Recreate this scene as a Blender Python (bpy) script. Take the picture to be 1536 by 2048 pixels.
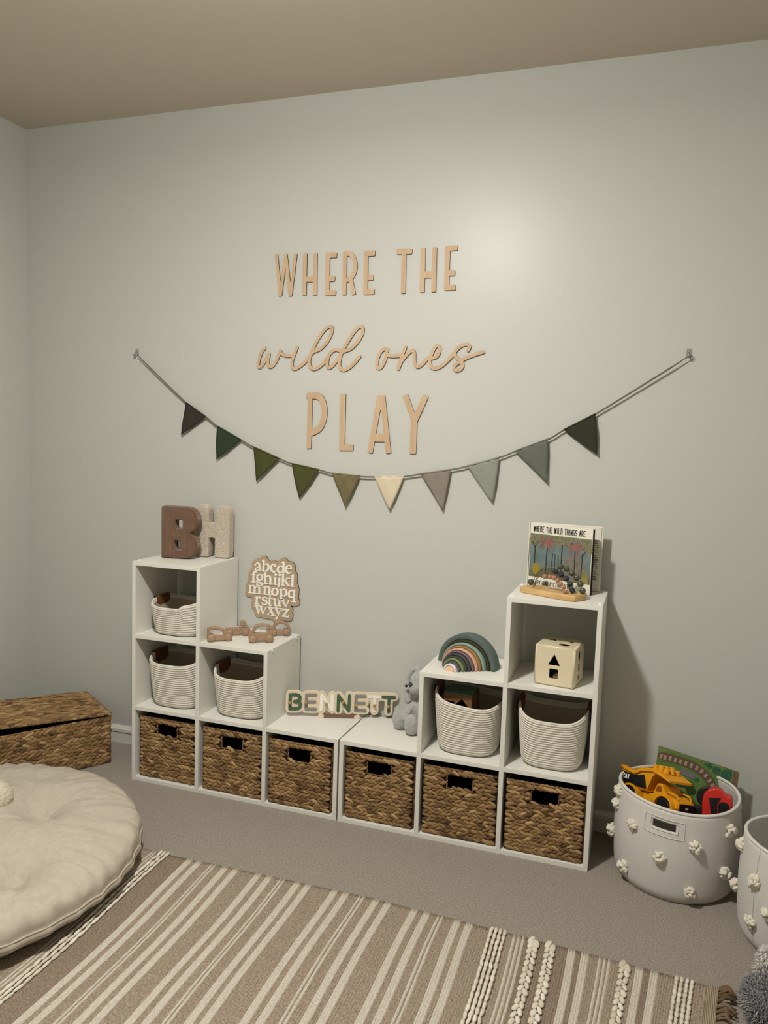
import bpy, bmesh, math, random
import numpy as np
from mathutils import Vector, Matrix, Euler

random.seed(7); rng = np.random.default_rng(7)
scene = bpy.context.scene
COL = scene.collection
for o in list(bpy.data.objects): bpy.data.objects.remove(o)

# ---------------------------------------------------------------- camera, world, light, exposure
CAM = np.array([1.9554, -2.9247, 1.4304]); ROT = (1.47837, -0.03267, 0.33211); FPX = 1561.25
cd = bpy.data.cameras.new('camera'); cam = bpy.data.objects.new('camera', cd); COL.objects.link(cam)
cam.location = CAM; cam.rotation_euler = ROT
cd.sensor_fit = 'HORIZONTAL'; cd.sensor_width = 36; cd.lens = 36 * FPX / 1536; cd.clip_start = 0.02
scene.camera = cam
RM = np.array(Euler(ROT).to_matrix())
w = bpy.data.worlds.new('world'); scene.world = w; w.use_nodes = True
w.node_tree.nodes['Background'].inputs[0].default_value = (0.02, 0.019, 0.017, 1)
ld = bpy.data.lights.new('ceiling_lamp', 'AREA'); ld.shape = 'DISK'; ld.size = 0.16
ld.energy = 41; ld.color = (0.985, 0.97, 0.935)
lo = bpy.data.objects.new('ceiling_lamp', ld); COL.objects.link(lo); lo.location = (1.03, -1.72, 2.63)
pd_ = bpy.data.lights.new('ceiling_lamp_globe', 'POINT'); pd_.shadow_soft_size = 0.07; pd_.energy = 50; pd_.color = (0.985, 0.97, 0.935)
po = bpy.data.objects.new('ceiling_lamp_globe', pd_); COL.objects.link(po); po.location = (1.03, -1.72, 2.56)
vs = scene.view_settings; vs.view_transform = 'Standard'; vs.look = 'None'; vs.gamma = 1; vs.exposure = 0.03
vs.use_curve_mapping = False

# ---------------------------------------------------------------- pixel -> place helpers
def ray(px, py): return RM @ np.array([(px - 768) / FPX, (1024 - py) / FPX, -1.0])
def on_plane(px, py, p0, n):
    d = ray(px, py); p0 = np.array(p0, float); n = np.array(n, float)
    return CAM + d * (((p0 - CAM) @ n) / (d @ n))
def on_y(px, py, y): return on_plane(px, py, (0, y, 0), (0, 1, 0))
def on_z(px, py, z): return on_plane(px, py, (0, 0, z), (0, 0, 1))
def zoomed(pts, s, ox, oy): return [(ox + x / s, oy + y / s) for x, y in pts]

# ---------------------------------------------------------------- materials
def lin(h):
    h = h.lstrip('#'); c = [int(h[i:i + 2], 16) / 255 for i in (0, 2, 4)]
    return tuple(x / 12.92 if x <= .04045 else ((x + .055) / 1.055) ** 2.4 for x in c) + (1,)
MATS = {}
def mat(name, col, rough=.6, spec=.3, var=None, vscale=40, stretch=(1, 1, 1), bump=0, bscale=200, bdist=.002, sheen=0,
        tint=None, wave=None, trans=0, coat=0, metal=0):
    if name in MATS: return MATS[name]
    m = bpy.data.materials.new(name); m.use_nodes = True; nt = m.node_tree; N = nt.nodes; L = nt.links
    b = N['Principled BSDF']; b.inputs['Base Color'].default_value = lin(col)
    b.inputs['Roughness'].default_value = rough; b.inputs['Specular IOR Level'].default_value = spec
    b.inputs['Sheen Weight'].default_value = sheen; b.inputs['Transmission Weight'].default_value = trans
    b.inputs['Coat Weight'].default_value = coat; b.inputs['Metallic'].default_value = metal
    tc = N.new('ShaderNodeTexCoord'); mp = N.new('ShaderNodeMapping'); L.new(tc.outputs['Object'], mp.inputs[0])
    mp.inputs['Scale'].default_value = stretch
    if tint:
        at = N.new('ShaderNodeAttribute'); at.attribute_name = 'tint'
        cr = N.new('ShaderNodeValToRGB'); e = cr.color_ramp.elements
        e[0].color = lin(tint[0]); e[1].color = lin(tint[-1])
        for i, c in enumerate(tint[1:-1]):
            x = e.new((i + 1) / (len(tint) - 1)); x.color = lin(c)
        nz = N.new('ShaderNodeTexNoise'); nz.inputs['Scale'].default_value = vscale; L.new(mp.outputs[0], nz.inputs[0])
        ad = N.new('ShaderNodeMath'); ad.operation = 'MULTIPLY_ADD'; L.new(nz.outputs['Fac'], ad.inputs[0])
        ad.inputs[1].default_value = .5; L.new(at.outputs['Fac'], ad.inputs[2])
        sb = N.new('ShaderNodeMath'); sb.operation = 'SUBTRACT'; L.new(ad.outputs[0], sb.inputs[0]); sb.inputs[1].default_value = .25
        L.new(sb.outputs[0], cr.inputs[0]); L.new(cr.outputs[0], b.inputs['Base Color'])
    elif var:
        nz = N.new('ShaderNodeTexNoise'); nz.inputs['Scale'].default_value = vscale; nz.inputs['Detail'].default_value = 4
        L.new(mp.outputs[0], nz.inputs[0])
        cr = N.new('ShaderNodeValToRGB'); cr.color_ramp.elements[0].position = .3; cr.color_ramp.elements[1].position = .7
        cr.color_ramp.elements[0].color = lin(col); cr.color_ramp.elements[1].color = lin(var)
        L.new(nz.outputs['Fac'], cr.inputs[0]); L.new(cr.outputs[0], b.inputs['Base Color'])
    if bump:
        bp = N.new('ShaderNodeBump'); bp.inputs['Strength'].default_value = bump; bp.inputs['Distance'].default_value = bdist
        if wave:
            wv = N.new('ShaderNodeTexWave'); wv.bands_direction = wave; wv.inputs['Scale'].default_value = bscale
            wv.inputs['Distortion'].default_value = .4; wv.inputs['Detail'].default_value = 1; L.new(mp.outputs[0], wv.inputs[0])
            L.new(wv.outputs['Fac'], bp.inputs['Height'])
        else:
            n2 = N.new('ShaderNodeTexNoise'); n2.inputs['Scale'].default_value = bscale; n2.inputs['Detail'].default_value = 3
            L.new(tc.outputs['Object'], n2.inputs[0]); L.new(n2.outputs['Fac'], bp.inputs['Height'])
        L.new(bp.outputs[0], b.inputs['Normal'])
    MATS[name] = m; return m

M_wall = mat('wall_paint', '#c0c0b8', .34, .17, bump=.25, bscale=260, bdist=.0006)
M_ceil = mat('ceiling_paint', '#cec3b4', .85, .2, bump=.1, bscale=300, bdist=.0005)
M_carpet = mat('carpet', '#837869', .95, .1, var='#b3a899', vscale=210, bump=.9, bscale=420, bdist=.006, sheen=.2)
M_trim = mat('trim_paint', '#d9d7cf', .45, .4)
M_board = mat('white_laminate', '#e0ded5', .42, .4, bump=.05, bscale=500, bdist=.0003)
M_cap = mat('white_plastic', '#f0eee8', .35, .5)
M_rope = mat('cotton_rope', '#d4cdbf', .9, .1, var='#e4ded2', vscale=180, bump=.35, bscale=900, bdist=.0008)
M_ropein = mat('cotton_rope_lining', '#b5a995', .95, .1, bump=.3, bscale=600, bdist=.001)
M_leather = mat('brown_leather', '#5f3a22', .55, .35, var='#7b4f30', vscale=60, bump=.2, bscale=300, bdist=.0006)
M_grass = mat('seagrass', '#8a6a42', .7, .2, tint=['#533e28', '#7c6040', '#9a7b52', '#b8996c'], vscale=220, bump=.5, bscale=700, bdist=.0008)
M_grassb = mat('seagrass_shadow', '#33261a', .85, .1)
M_liner = mat('black_lining', '#17161a', .9, .1)
M_ply = mat('birch_plywood', '#c6ab8c', .6, .25, var='#b99d7d', vscale=14, stretch=(3, 3, .35), bump=.05, bscale=200, bdist=.0004)
M_burn = mat('laser_cut_edge', '#2c1a12', .8, .1)
M_signply = mat('sign_plywood', '#b5a084', .65, .25, var='#a99376', vscale=30, stretch=(3, 3, .5))
M_white = mat('white_acrylic', '#efece3', .45, .4)
M_cream = mat('cream_plywood', '#e2d3ba', .55, .3, var='#d8c7aa', vscale=25, stretch=(.4, .4, 3))
M_green = mat('forest_green_paint', '#48614a', .5, .3)
M_grey = mat('grey_paint', '#84847f', .5, .3)
M_peg = mat('wood_peg', '#a9875f', .55, .3)
M_beech = mat('beech_wood', '#a78b70', .55, .3, var='#967a60', vscale=18, stretch=(1, 1, 6), bump=.08, bscale=300, bdist=.0004)
M_cord = mat('corduroy', '#7a5638', .9, .1, var='#6c4a2f', vscale=30, bump=.9, bscale=95, bdist=.002, wave='X', sheen=.3)
M_boucle = mat('boucle', '#c4b5a1', .95, .1, var='#d6c9b7', vscale=120, bump=1, bscale=260, bdist=.006, sheen=.3)
M_bunny = mat('grey_plush', '#a3a49f', .95, .1, var='#b5b5b0', vscale=90, bump=.8, bscale=330, bdist=.004, sheen=.4)
M_bunnyd = mat('grey_plush_nose', '#4c4a4a', .9, .1)
M_black = mat('black_plastic', '#141417', .4, .4)
M_cube = mat('ivory_plastic', '#dccfae', .35, .5)
M_felt = mat('grey_felt', '#cac6c0', .95, .1, var='#d2cec8', vscale=150, bump=.3, bscale=700, bdist=.001)
M_feltrim = mat('felt_piping', '#d2cec7', .9, .1)
M_pom = mat('yarn_pompom', '#d8d1c1', .95, .1, var='#e6e0d2', vscale=200, bump=.5, bscale=500, bdist=.002)
M_yel = mat('yellow_plastic', '#e09a10', .35, .45)
M_red = mat('red_plastic', '#c2261b', .35, .45)
M_cush = mat('cotton_canvas', '#b4aa9a', .9, .1, var='#beb4a4', vscale=60, bump=.25, bscale=800, bdist=.0008)
M_plushc = mat('cream_plush', '#dcd3bc', .95, .1, bump=1, bscale=250, bdist=.006)
M_fur = mat('grey_fur', '#88878a', .9, .15, tint=['#66656a', '#88878a', '#a09e9c', '#b6b3ae'], vscale=50)
M_furw = mat('white_fur', '#dcd8d2', .9, .15, tint=['#c0bbb4', '#d8d4cd', '#e6e3dd'], vscale=50)
M_tan = mat('jute_tan', '#8a7b69', .95, .05, var='#b3a591', vscale=170, bump=1, bscale=240, bdist=.005)
M_tan2 = mat('jute_brown', '#7d6e5f', .95, .05, var='#a2927f', vscale=170, bump=1, bscale=240, bdist=.005)
M_wool = mat('ivory_wool', '#bfb6a6', .95, .05, var='#d5cdbf', vscale=170, bump=1, bscale=240, bdist=.004)
M_braid = mat('ivory_wool_braid', '#d5ccbb', .95, .05, tint=['#c3b8a5', '#d5ccbb', '#e0d9ca'], vscale=100, bump=.5, bscale=500, bdist=.001)
M_fringe = mat('jute_fringe', '#7c5f41', .95, .05, tint=['#564534', '#74604a', '#8d795f'], vscale=100)
M_hook = mat('clear_plastic', '#e9ece8', .12, .5, trans=.85)
M_string = mat('jute_string', '#6f6a60', .9, .1)
M_pages = mat('paper', '#dcd8c8', .8, .2)
M_ink = mat('black_ink', '#1a1815', .8, .1)

# ---------------------------------------------------------------- object helpers
ROOT = {}
def thing(name, label, cat, loc=(0, 0, 0), group=None, rot=(0, 0, 0), kind=None):
    o = bpy.data.objects.new(name, None); COL.objects.link(o); o.location = loc; o.rotation_euler = rot
    o.empty_display_size = .05
    o['label'] = label; o['category'] = cat
    if group: o['group'] = group
    if kind: o['kind'] = kind
    ROOT[o] = Matrix.LocRotScale(Vector(loc), Euler(rot), None)
    return o
def tag(o, label=None, cat=None, group=None, kind=None):
    if label: o['label'] = label
    if cat: o['category'] = cat
    if group: o['group'] = group
    if kind: o['kind'] = kind
    return o
def obj(name, me, m=None, parent=None, local=False, mx=None, label=None, kind=None, smooth=False):
    """me: bmesh or mesh in world coordinates (local=True: in the thing's own)"""
    if isinstance(me, bmesh.types.BMesh):
        bmesh.ops.recalc_face_normals(me, faces=me.faces[:])
        d = bpy.data.meshes.new(name); me.to_mesh(d); me.free(); me = d
    me.name = name
    if m is not None:
        ms = m if isinstance(m, (list, tuple)) else [m]
        if not me.materials:
            for x in ms: me.materials.append(x)
    if smooth:
        me.polygons.foreach_set('use_smooth', [True] * len(me.polygons))
    o = bpy.data.objects.new(name, me); COL.objects.link(o)
    if parent is not None:
        o.parent = parent; ROOT[o] = ROOT[parent]
        if not local: me.transform(ROOT[parent].inverted())
    else: ROOT[o] = Matrix.Identity(4)
    if mx is not None: o.matrix_basis = mx
    if label: o['label'] = label
    if kind: o['kind'] = kind
    return o
def box(bm, x0, x1, y0, y1, z0, z1, bev=0, mi=0, mx=None):
    r = bmesh.ops.create_cube(bm, size=1)
    vs_ = r['verts']
    for v in vs_: v.co = Vector(((x0 + x1) / 2 + v.co.x * (x1 - x0), (y0 + y1) / 2 + v.co.y * (y1 - y0), (z0 + z1) / 2 + v.co.z * (z1 - z0)))
    fs = list({f for v in vs_ for f in v.link_faces})
    if bev:
        es = list({e for v in vs_ for e in v.link_edges})
        rr = bmesh.ops.bevel(bm, geom=es, offset=bev, segments=2, profile=.5, affect='EDGES')
        vs_ = list({v for v in rr['verts']} | {v for v in vs_ if v.is_valid}); fs = list({f for v in vs_ for f in v.link_faces})
    for f in fs: f.material_index = mi
    if mx is not None: bmesh.ops.transform(bm, matrix=mx, verts=vs_)
    return vs_
def nbox(*a, **k):
    bm = bmesh.new(); box(bm, *a, **k); return bm
def prism(bm, pts, y0, y1, mi=0):
    """profile in x,z extruded along y"""
    a = [bm.verts.new((x, y0, z)) for x, z in pts]; b = [bm.verts.new((x, y1, z)) for x, z in pts]
    n = len(pts); fs = [bm.faces.new(a), bm.faces.new(b[::-1])]
    for i in range(n): fs.append(bm.faces.new((a[i], a[(i + 1) % n], b[(i + 1) % n], b[i])))
    for f in fs: f.material_index = mi
    return fs
def tube(bm, pts, r, n=8, closed=False, caps=True):
    pts = [Vector(p) for p in pts]; k = len(pts); rs = r if isinstance(r, (list, tuple)) else [r] * k
    rings = []; up = Vector((0, 0, 1)); prev = None
    for i, p in enumerate(pts):
        a = pts[(i - 1) % k] if (closed or i > 0) else p; b = pts[(i + 1) % k] if (closed or i < k - 1) else p
        t = (b - a).normalized()
        if prev is None: s = t.cross(up if abs(t.z) < .9 else Vector((1, 0, 0))).normalized()
        else: s = (prev - t * prev.dot(t)).normalized()
        prev = s; q = t.cross(s)
        rings.append([bm.verts.new(p + (s * math.cos(2 * math.pi * j / n) + q * math.sin(2 * math.pi * j / n)) * rs[i]) for j in range(n)])
    for i in range(k if closed else k - 1):
        A, B = rings[i], rings[(i + 1) % k]
        for j in range(n): bm.faces.new((A[j], A[(j + 1) % n], B[(j + 1) % n], B[j])).smooth = True
    if caps and not closed: bm.faces.new(rings[0][::-1]); bm.faces.new(rings[-1])
def ball(bm, c, r, seg=16, scale=(1, 1, 1), mx=None):
    m4 = Matrix.Translation(c) @ (mx.to_4x4() if mx else Matrix.Identity(4)) @ Matrix.Diagonal((*[r * s for s in scale], 1))
    v = bmesh.ops.create_uvsphere(bm, u_segments=seg, v_segments=max(6, seg // 2), radius=1, matrix=m4)['verts']
    for f in {f for x in v for f in x.link_faces}: f.smooth = True
def cyl(bm, c, axis, r, h, n=24, r2=None, bev=0):
    q = Vector((0, 0, 1)).rotation_difference(Vector(axis).normalized()).to_matrix().to_4x4()
    res = bmesh.ops.create_cone(bm, cap_ends=True, segments=n, radius1=r, radius2=r if r2 is None else r2, depth=h, matrix=Matrix.Translation(c) @ q)
    if bev:
        es = [e for v in res['verts'] for e in v.link_edges if any(len(f.verts) > 4 for f in e.link_faces)]
        bmesh.ops.bevel(bm, geom=list(set(es)), offset=bev, segments=2, profile=.5, affect='EDGES')
def mesh_np(name, V, F, tint=None):
    me = bpy.data.meshes.new(name)
    V = np.asarray(V, float); F = np.asarray(F, int)
    me.vertices.add(len(V)); me.vertices.foreach_set('co', V.ravel())
    k = F.shape[1]; me.loops.add(F.size); me.loops.foreach_set('vertex_index', F.ravel())
    me.polygons.add(len(F)); me.polygons.foreach_set('loop_start', np.arange(0, F.size, k))
    me.update(calc_edges=True); me.validate()
    if tint is not None:
        a = me.attributes.new('tint', 'FLOAT', 'POINT'); a.data.foreach_set('value', np.asarray(tint, float))
    return me

# ---------------------------------------------------------------- signed-distance cut-outs (letters, signs, toys)
def d_seg(P, a, b, ra, rb):
    a = np.array(a); b = np.array(b); ab = b - a; L = ab @ ab + 1e-12
    t = np.clip(((P - a) @ ab) / L, 0, 1)
    return np.hypot(*(P - a - t[:, None] * ab).T) - (ra + (rb - ra) * t)
def d_bar(P, a, b, hw, r):
    a = np.array(a); b = np.array(b); c = (a + b) / 2; L = np.linalg.norm(b - a); u = (b - a) / L; n = np.array([-u[1], u[0]])
    q = np.stack([np.abs((P - c) @ u) - L / 2 + r, np.abs((P - c) @ n) - hw + r], 1)
    return np.hypot(*np.maximum(q, 0).T) + np.minimum(q.max(1), 0) - r
def d_poly(P, pts):
    pts = np.array(pts); d = np.full(len(P), 1e9); ins = np.zeros(len(P), bool)
    for i in range(len(pts)):
        a, b = pts[i], pts[(i + 1) % len(pts)]
        d = np.minimum(d, d_seg(P, a, b, 0, 0))
        c = ((a[1] > P[:, 1]) != (b[1] > P[:, 1])) & (P[:, 0] < (b[0] - a[0]) * (P[:, 1] - a[1]) / (b[1] - a[1] + 1e-12) + a[0])
        ins ^= c
    return np.where(ins, -d, d)
def catmull(pts, k=6):
    p = [np.array(x, float) for x in pts]; out = []
    for i in range(len(p) - 1):
        a = p[i - 1] if i else 2 * p[0] - p[1]; b, c = p[i], p[i + 1]; d = p[i + 2] if i + 2 < len(p) else 2 * p[-1] - p[-2]
        for t in np.linspace(0, 1, k, endpoint=False):
            out.append(.5 * (2 * b + (c - a) * t + (2 * a - 5 * b + 4 * c - d) * t * t + (3 * b - a - 3 * c + d) * t ** 3))
    out.append(p[-1]); return out
def shape_fn(prims, grow=0):
    """prims: ('s',pts,r|[r]) capsules, ('c',pts,r|[r]) smooth capsules, ('b',a,b,hw,r) bars, ('p',pts) polygon, ('o',c,r) disc, ('-', prim) cut"""
    def one(P, q):
        if q[0] in 'sc':
            pts = q[1]; r = q[2]; rs = list(r) if isinstance(r, (list, tuple)) else [r] * len(pts)
            if q[0] == 'c' and len(pts) > 2:
                rr = np.interp(np.linspace(0, len(pts) - 1, (len(pts) - 1) * 6 + 1), range(len(pts)), rs); pts = catmull(pts); rs = list(rr)
            d = np.full(len(P), 1e9)
            for i in range(len(pts) - 1): d = np.minimum(d, d_seg(P, pts[i], pts[i + 1], rs[i], rs[i + 1]))
            return d
        if q[0] == 'b': return d_bar(P, *q[1:])
        if q[0] == 'p': return d_poly(P, q[1])
        return np.hypot(*(P - np.array(q[1])).T) - q[2]
    def fn(P):
        d = np.full(len(P), 1e9)
        for q in prims:
            if q[0] == '-': d = np.maximum(d, -one(P, q[1]))
            else: d = np.minimum(d, one(P, q))
        return d - grow
    return fn
def prim_pts(prims):
    out = []
    for q in prims:
        if q[0] in 'scp': out += list(q[1])
        elif q[0] == 'b': out += [q[1], q[2]]
        elif q[0] == 'o': out.append(q[1])
    return np.array(out, float)
def contour(fn, lo, hi, h):
    nx = int((hi[0] - lo[0]) / h) + 2; ny = int((hi[1] - lo[1]) / h) + 2
    xs = lo[0] + h * np.arange(nx); ys = lo[1] + h * np.arange(ny)
    X, Y = np.meshgrid(xs, ys, indexing='ij'); D = fn(np.stack([X.ravel(), Y.ravel()], 1)).reshape(nx, ny)
    D[np.abs(D) < 1e-9] = 1e-9
    D[0, :] = D[-1, :] = np.maximum(D[0, :], h); D[:, 0] = np.maximum(D[:, 0], h); D[:, -1] = np.maximum(D[:, -1], h); D[-1, :] = np.maximum(D[-1, :], h)
    I = D < 0; c = I[:-1, :-1] * 1 + I[1:, :-1] * 2 + I[1:, 1:] * 4 + I[:-1, 1:] * 8
    pos = {}; adj = {}
    def ed(i, j, k):
        key = (i, j, k)
        if key not in pos:
            a, b = ((i, j), (i + 1, j)) if k == 0 else ((i, j), (i, j + 1))
            t = D[a] / (D[a] - D[b]); pos[key] = (xs[a[0]] + t * h * (b[0] - a[0]), ys[a[1]] + t * h * (b[1] - a[1]))
        return key
    TB = {1: [(3, 0)], 2: [(0, 1)], 3: [(3, 1)], 4: [(1, 2)], 5: [(3, 2), (0, 1)], 6: [(0, 2)], 7: [(3, 2)], 8: [(2, 3)], 9: [(0, 2)], 10: [(0, 3), (1, 2)], 11: [(1, 2)], 12: [(1, 3)], 13: [(0, 1)], 14: [(0, 3)]}
    for i, j in np.argwhere((c > 0) & (c < 15)):
        i = int(i); j = int(j); E4 = [(i, j, 0), (i + 1, j, 1), (i, j + 1, 0), (i, j, 1)]
        for a, b in TB[int(c[i, j])]:
            ka, kb = ed(*E4[a]), ed(*E4[b]); adj.setdefault(ka, []).append(kb); adj.setdefault(kb, []).append(ka)
    seen = set(); loops = []
    for k0 in adj:
        if k0 in seen: continue
        lp = [k0]; seen.add(k0); cur = k0
        while True:
            nx_ = [x for x in adj[cur] if x not in seen]
            if not nx_: break
            cur = nx_[0]; seen.add(cur); lp.append(cur)
        if len(lp) > 5: loops.append(np.array([pos[k] for k in lp]))
    out = []
    for lp in loops:                     # drop nearly collinear points
        keep = [0]; n = len(lp)
        for i in range(1, n):
            a = lp[keep[-1]]; b = lp[(i + 1) % n]; ab = b - a; L = np.hypot(*ab) + 1e-12
            seg = lp[keep[-1] + 1:i + 1] - a
            if np.max(np.abs(seg[:, 0] * ab[1] - seg[:, 1] * ab[0])) / L > .07 * h: keep.append(i)
        if len(keep) >= 3: out.append(lp[keep])
    return out
def sheet(loops, thick, bevel=0, bres=2, to_world=None, edge_mat=None):
    """fill loops (u,v), thickness along -n from n=0..thick; to_world(u,v,n)"""
    cu = bpy.data.curves.new('tmp', 'CURVE'); cu.dimensions = '2D'; cu.fill_mode = 'BOTH'
    cu.extrude = max(thick / 2 - bevel, 0); cu.bevel_depth = bevel; cu.bevel_resolution = bres; cu.offset = -bevel
    for lp in loops:
        s = cu.splines.new('POLY'); s.points.add(len(lp) - 1); s.use_cyclic_u = True
        s.points.foreach_set('co', np.hstack([lp, np.zeros((len(lp), 1)), np.ones((len(lp), 1))]).ravel())
    ob = bpy.data.objects.new('tmp', cu); me = bpy.data.meshes.new_from_object(ob)
    bpy.data.objects.remove(ob); bpy.data.curves.remove(cu)
    n = len(me.vertices); co = np.empty(n * 3); me.vertices.foreach_get('co', co); co = co.reshape(-1, 3)
    if edge_mat is not None:
        nn = np.empty(len(me.polygons) * 3); me.polygons.foreach_get('normal', nn)
        me.polygons.foreach_set('material_index', (np.abs(nn.reshape(-1, 3)[:, 2]) < .5).astype(int))
    co[:, 2] += thick / 2
    if to_world: co = np.array([to_world(*c) for c in co])
    me.vertices.foreach_set('co', co.ravel()); me.update()
    return me
def cutout(prims, h, grow=0):
    p = prim_pts(prims); rmax = 0
    for q in prims:
        if q[0] in 'sco': rmax = max(rmax, max(q[2]) if isinstance(q[2], (list, tuple)) else q[2])
        elif q[0] == 'b': rmax = max(rmax, q[3])
    m = rmax + grow + 3 * h
    return contour(shape_fn(prims, grow), p.min(0) - m, p.max(0) + m, h)
class Plane:
    """a flat place in the room: origin p0, unit u (right), unit v (up); n points to the room"""
    def __init__(s, p0, u, v):
        s.p0 = np.array(p0, float); s.u = np.array(u, float) / np.linalg.norm(u); v = np.array(v, float); v = v - s.u * (v @ s.u); s.v = v / np.linalg.norm(v)
        s.n = np.cross(s.u, s.v)
    def uv(s, px, py):
        q = on_plane(px, py, s.p0, s.n) - s.p0; return (q @ s.u, q @ s.v)
    def w(s, a, b, n=0): return s.p0 + s.u * a + s.v * b + s.n * n
    def prims(s, prims, sc, ox, oy, ppm):
        """zoom-pixel primitives -> plane metres; ppm: zoom pixels per metre (for radii)"""
        f = lambda p: s.uv(ox + p[0] / sc, oy + p[1] / sc); k = 1 / ppm; out = []
        def cv(q):
            if q[0] in 'sc': return (q[0], [f(p) for p in q[1]], [x * k for x in q[2]] if isinstance(q[2], (list, tuple)) else q[2] * k)
            if q[0] == 'b': return ('b', f(q[1]), f(q[2]), q[3] * k, q[4] * k)
            if q[0] == 'p': return ('p', [f(p) for p in q[1]])
            if q[0] == 'o': return ('o', f(q[1]), q[2] * k)
            return ('-', cv(q[1]))
        return [cv(q) for q in prims]
WALL = Plane((0, 0, 0), (1, 0, 0), (0, 0, 1))      # n = (0,-1,0), towards the room

# ---------------------------------------------------------------- the room
XL, XR, YF, HC = -0.8086, 3.1, -4.2, 2.770
def slab(name, *b, m): return tag(obj(name, nbox(*b), m), kind='structure')
slab('floor', XL - .1, XR + .1, YF - .1, .1, -.1, 0, m=M_carpet)
slab('ceiling', XL - .1, XR + .1, YF - .1, .1, HC, HC + .1, m=M_ceil)
slab('wall_back', XL - .1, XR + .1, 0, .1, 0, HC, m=M_wall)
slab('wall_left', XL - .1, XL, YF, 0, 0, HC, m=M_wall)
slab('wall_right', XR, XR + .1, YF, 0, 0, HC, m=M_wall)
slab('wall_front', XL - .1, XR + .1, YF - .1, YF, 0, HC, m=M_wall)
bm = bmesh.new(); prof = [(0, 0), (-.010, 0), (-.010, .048), (-.014, .052), (-.014, .066), (-.009, .073), (-.005, .080), (0, .080)]
va = [bm.verts.new((XL, y, z)) for y, z in prof]; vb = [bm.verts.new((XR, y, z)) for y, z in prof]
for i in range(len(prof)): bm.faces.new((va[i], va[(i + 1) % len(prof)], vb[(i + 1) % len(prof)], vb[i]))
tag(obj('baseboard_back', bm, M_trim), kind='structure')
bm = bmesh.new(); va = [bm.verts.new((XL - y, YF, z)) for y, z in prof]; vb = [bm.verts.new((XL - y, -.014, z)) for y, z in prof]
for i in range(len(prof)): bm.faces.new((va[i], va[(i + 1) % len(prof)], vb[(i + 1) % len(prof)], vb[i]))
tag(obj('baseboard_left', bm, M_trim), kind='structure')

# ---------------------------------------------------------------- shelf units
T, PT = .016, .2985; W = T + 3 * PT; F, B = -.311, -.016; R0 = W + .0065
def shelf_unit(x0, mirror, label):
    t = thing('shelf_unit', label, 'shelf', (x0 + W / 2, (F + B) / 2, 0), 'stepped cube shelf units')
    def X(a, b): return (x0 + W - b, x0 + W - a) if mirror else (x0 + a, x0 + b)
    def brd(name, a, b, z0, z1, d=0):
        xa, xb = X(a, b); obj(name, nbox(xa, xb, F + d, B, z0, z1, bev=.0008), M_board, t)
    e = .0004
    brd('side_panel', 0, T, 0, 3 * PT)
    brd('divider', PT, PT + T, T, 3 * PT)
    brd('divider', 2 * PT, 2 * PT + T, T, 2 * PT + T)
    brd('side_panel', 3 * PT, 3 * PT + T, 0, PT + T)
    brd('bottom_board', T, 3 * PT, 0, T, e)
    for a, b, z in ((T, PT, PT), (PT + T, 2 * PT, PT), (2 * PT + T, 3 * PT, PT), (T, PT, 2 * PT), (PT + T, 2 * PT, 2 * PT)): brd('shelf', a, b, z, z + T, e)
    brd('top_board', 0, PT + T, 3 * PT, W)
    def cap(c, ax):
        bm = bmesh.new(); cyl(bm, c, ax, .0065, .003, 16, bev=.0008); obj('screw_cap', bm, M_cap, t)
    for x in (.011, PT + .006):
        for y in (F + .035, B - .035): cap((sum(X(x, x)) / 2, y, W + .001), (0, 0, 1))
    sx = 1 if not mirror else -1
    for xx, z in ((2 * PT + T, 2 * PT + .008), (3 * PT + T, PT + .008)):
        for y in (F + .04, B - .04): cap((X(xx, xx)[0] + sx * .001, y, z), (sx, 0, 0))
    return t
shelf_unit(0, False, 'white stepped cube shelf unit under the plush letters B and H, descending to the right')
shelf_unit(R0, True, 'white stepped cube shelf unit under the picture book, descending to the left')

# ---------------------------------------------------------------- woven seagrass
def leaf_base(n=7, m=5):
    V = [(-1, 0, 0)]; 
    for i in range(1, m):
        a = math.pi * i / m; x = -math.cos(a); r = math.sin(a) ** .8
        for j in range(n): t = 2 * math.pi * j / n; V.append((x, r * math.cos(t), r * math.sin(t)))
    V.append((1, 0, 0)); Fc = []
    for j in range(n): Fc.append((0, 1 + (j + 1) % n, 1 + j, 1 + j))
    for i in range(m - 2):
        for j in range(n): a = 1 + i * n; Fc.append((a + j, a + (j + 1) % n, a + n + (j + 1) % n, a + n + j))
    e = len(V) - 1; a = 1 + (m - 2) * n
    for j in range(n): Fc.append((a + j, a + (j + 1) % n, e, e))
    return np.array(V), [tuple(f) for f in Fc]
LV, LF = leaf_base(); 
def leaves_mesh(name, items, base=None):
    """items: (centre, axis x, axis y, axis z [scaled], tint)"""
    Vb, Fb = base or (LV, LF); n = len(Vb); V = []; tn = []; Fs = []
    for k, (c, a, b, d, t) in enumerate(items):
        V.append(np.array(c) + Vb[:, :1] * a + Vb[:, 1:2] * b + Vb[:, 2:] * d); tn.append(np.full(n, t))
    V = np.vstack(V); me = bpy.data.meshes.new(name)
    fl = []
    for k in range(len(items)):
        o = k * n
        for f in Fb: fl.append(tuple(dict.fromkeys(i + o for i in f)))
    me.from_pydata(V.tolist(), [], fl); a = me.attributes.new('tint', 'FLOAT', 'POINT'); a.data.foreach_set('value', np.concatenate(tn))
    me.polygons.foreach_set('use_smooth', [True] * len(me.polygons))
    return me
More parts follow.
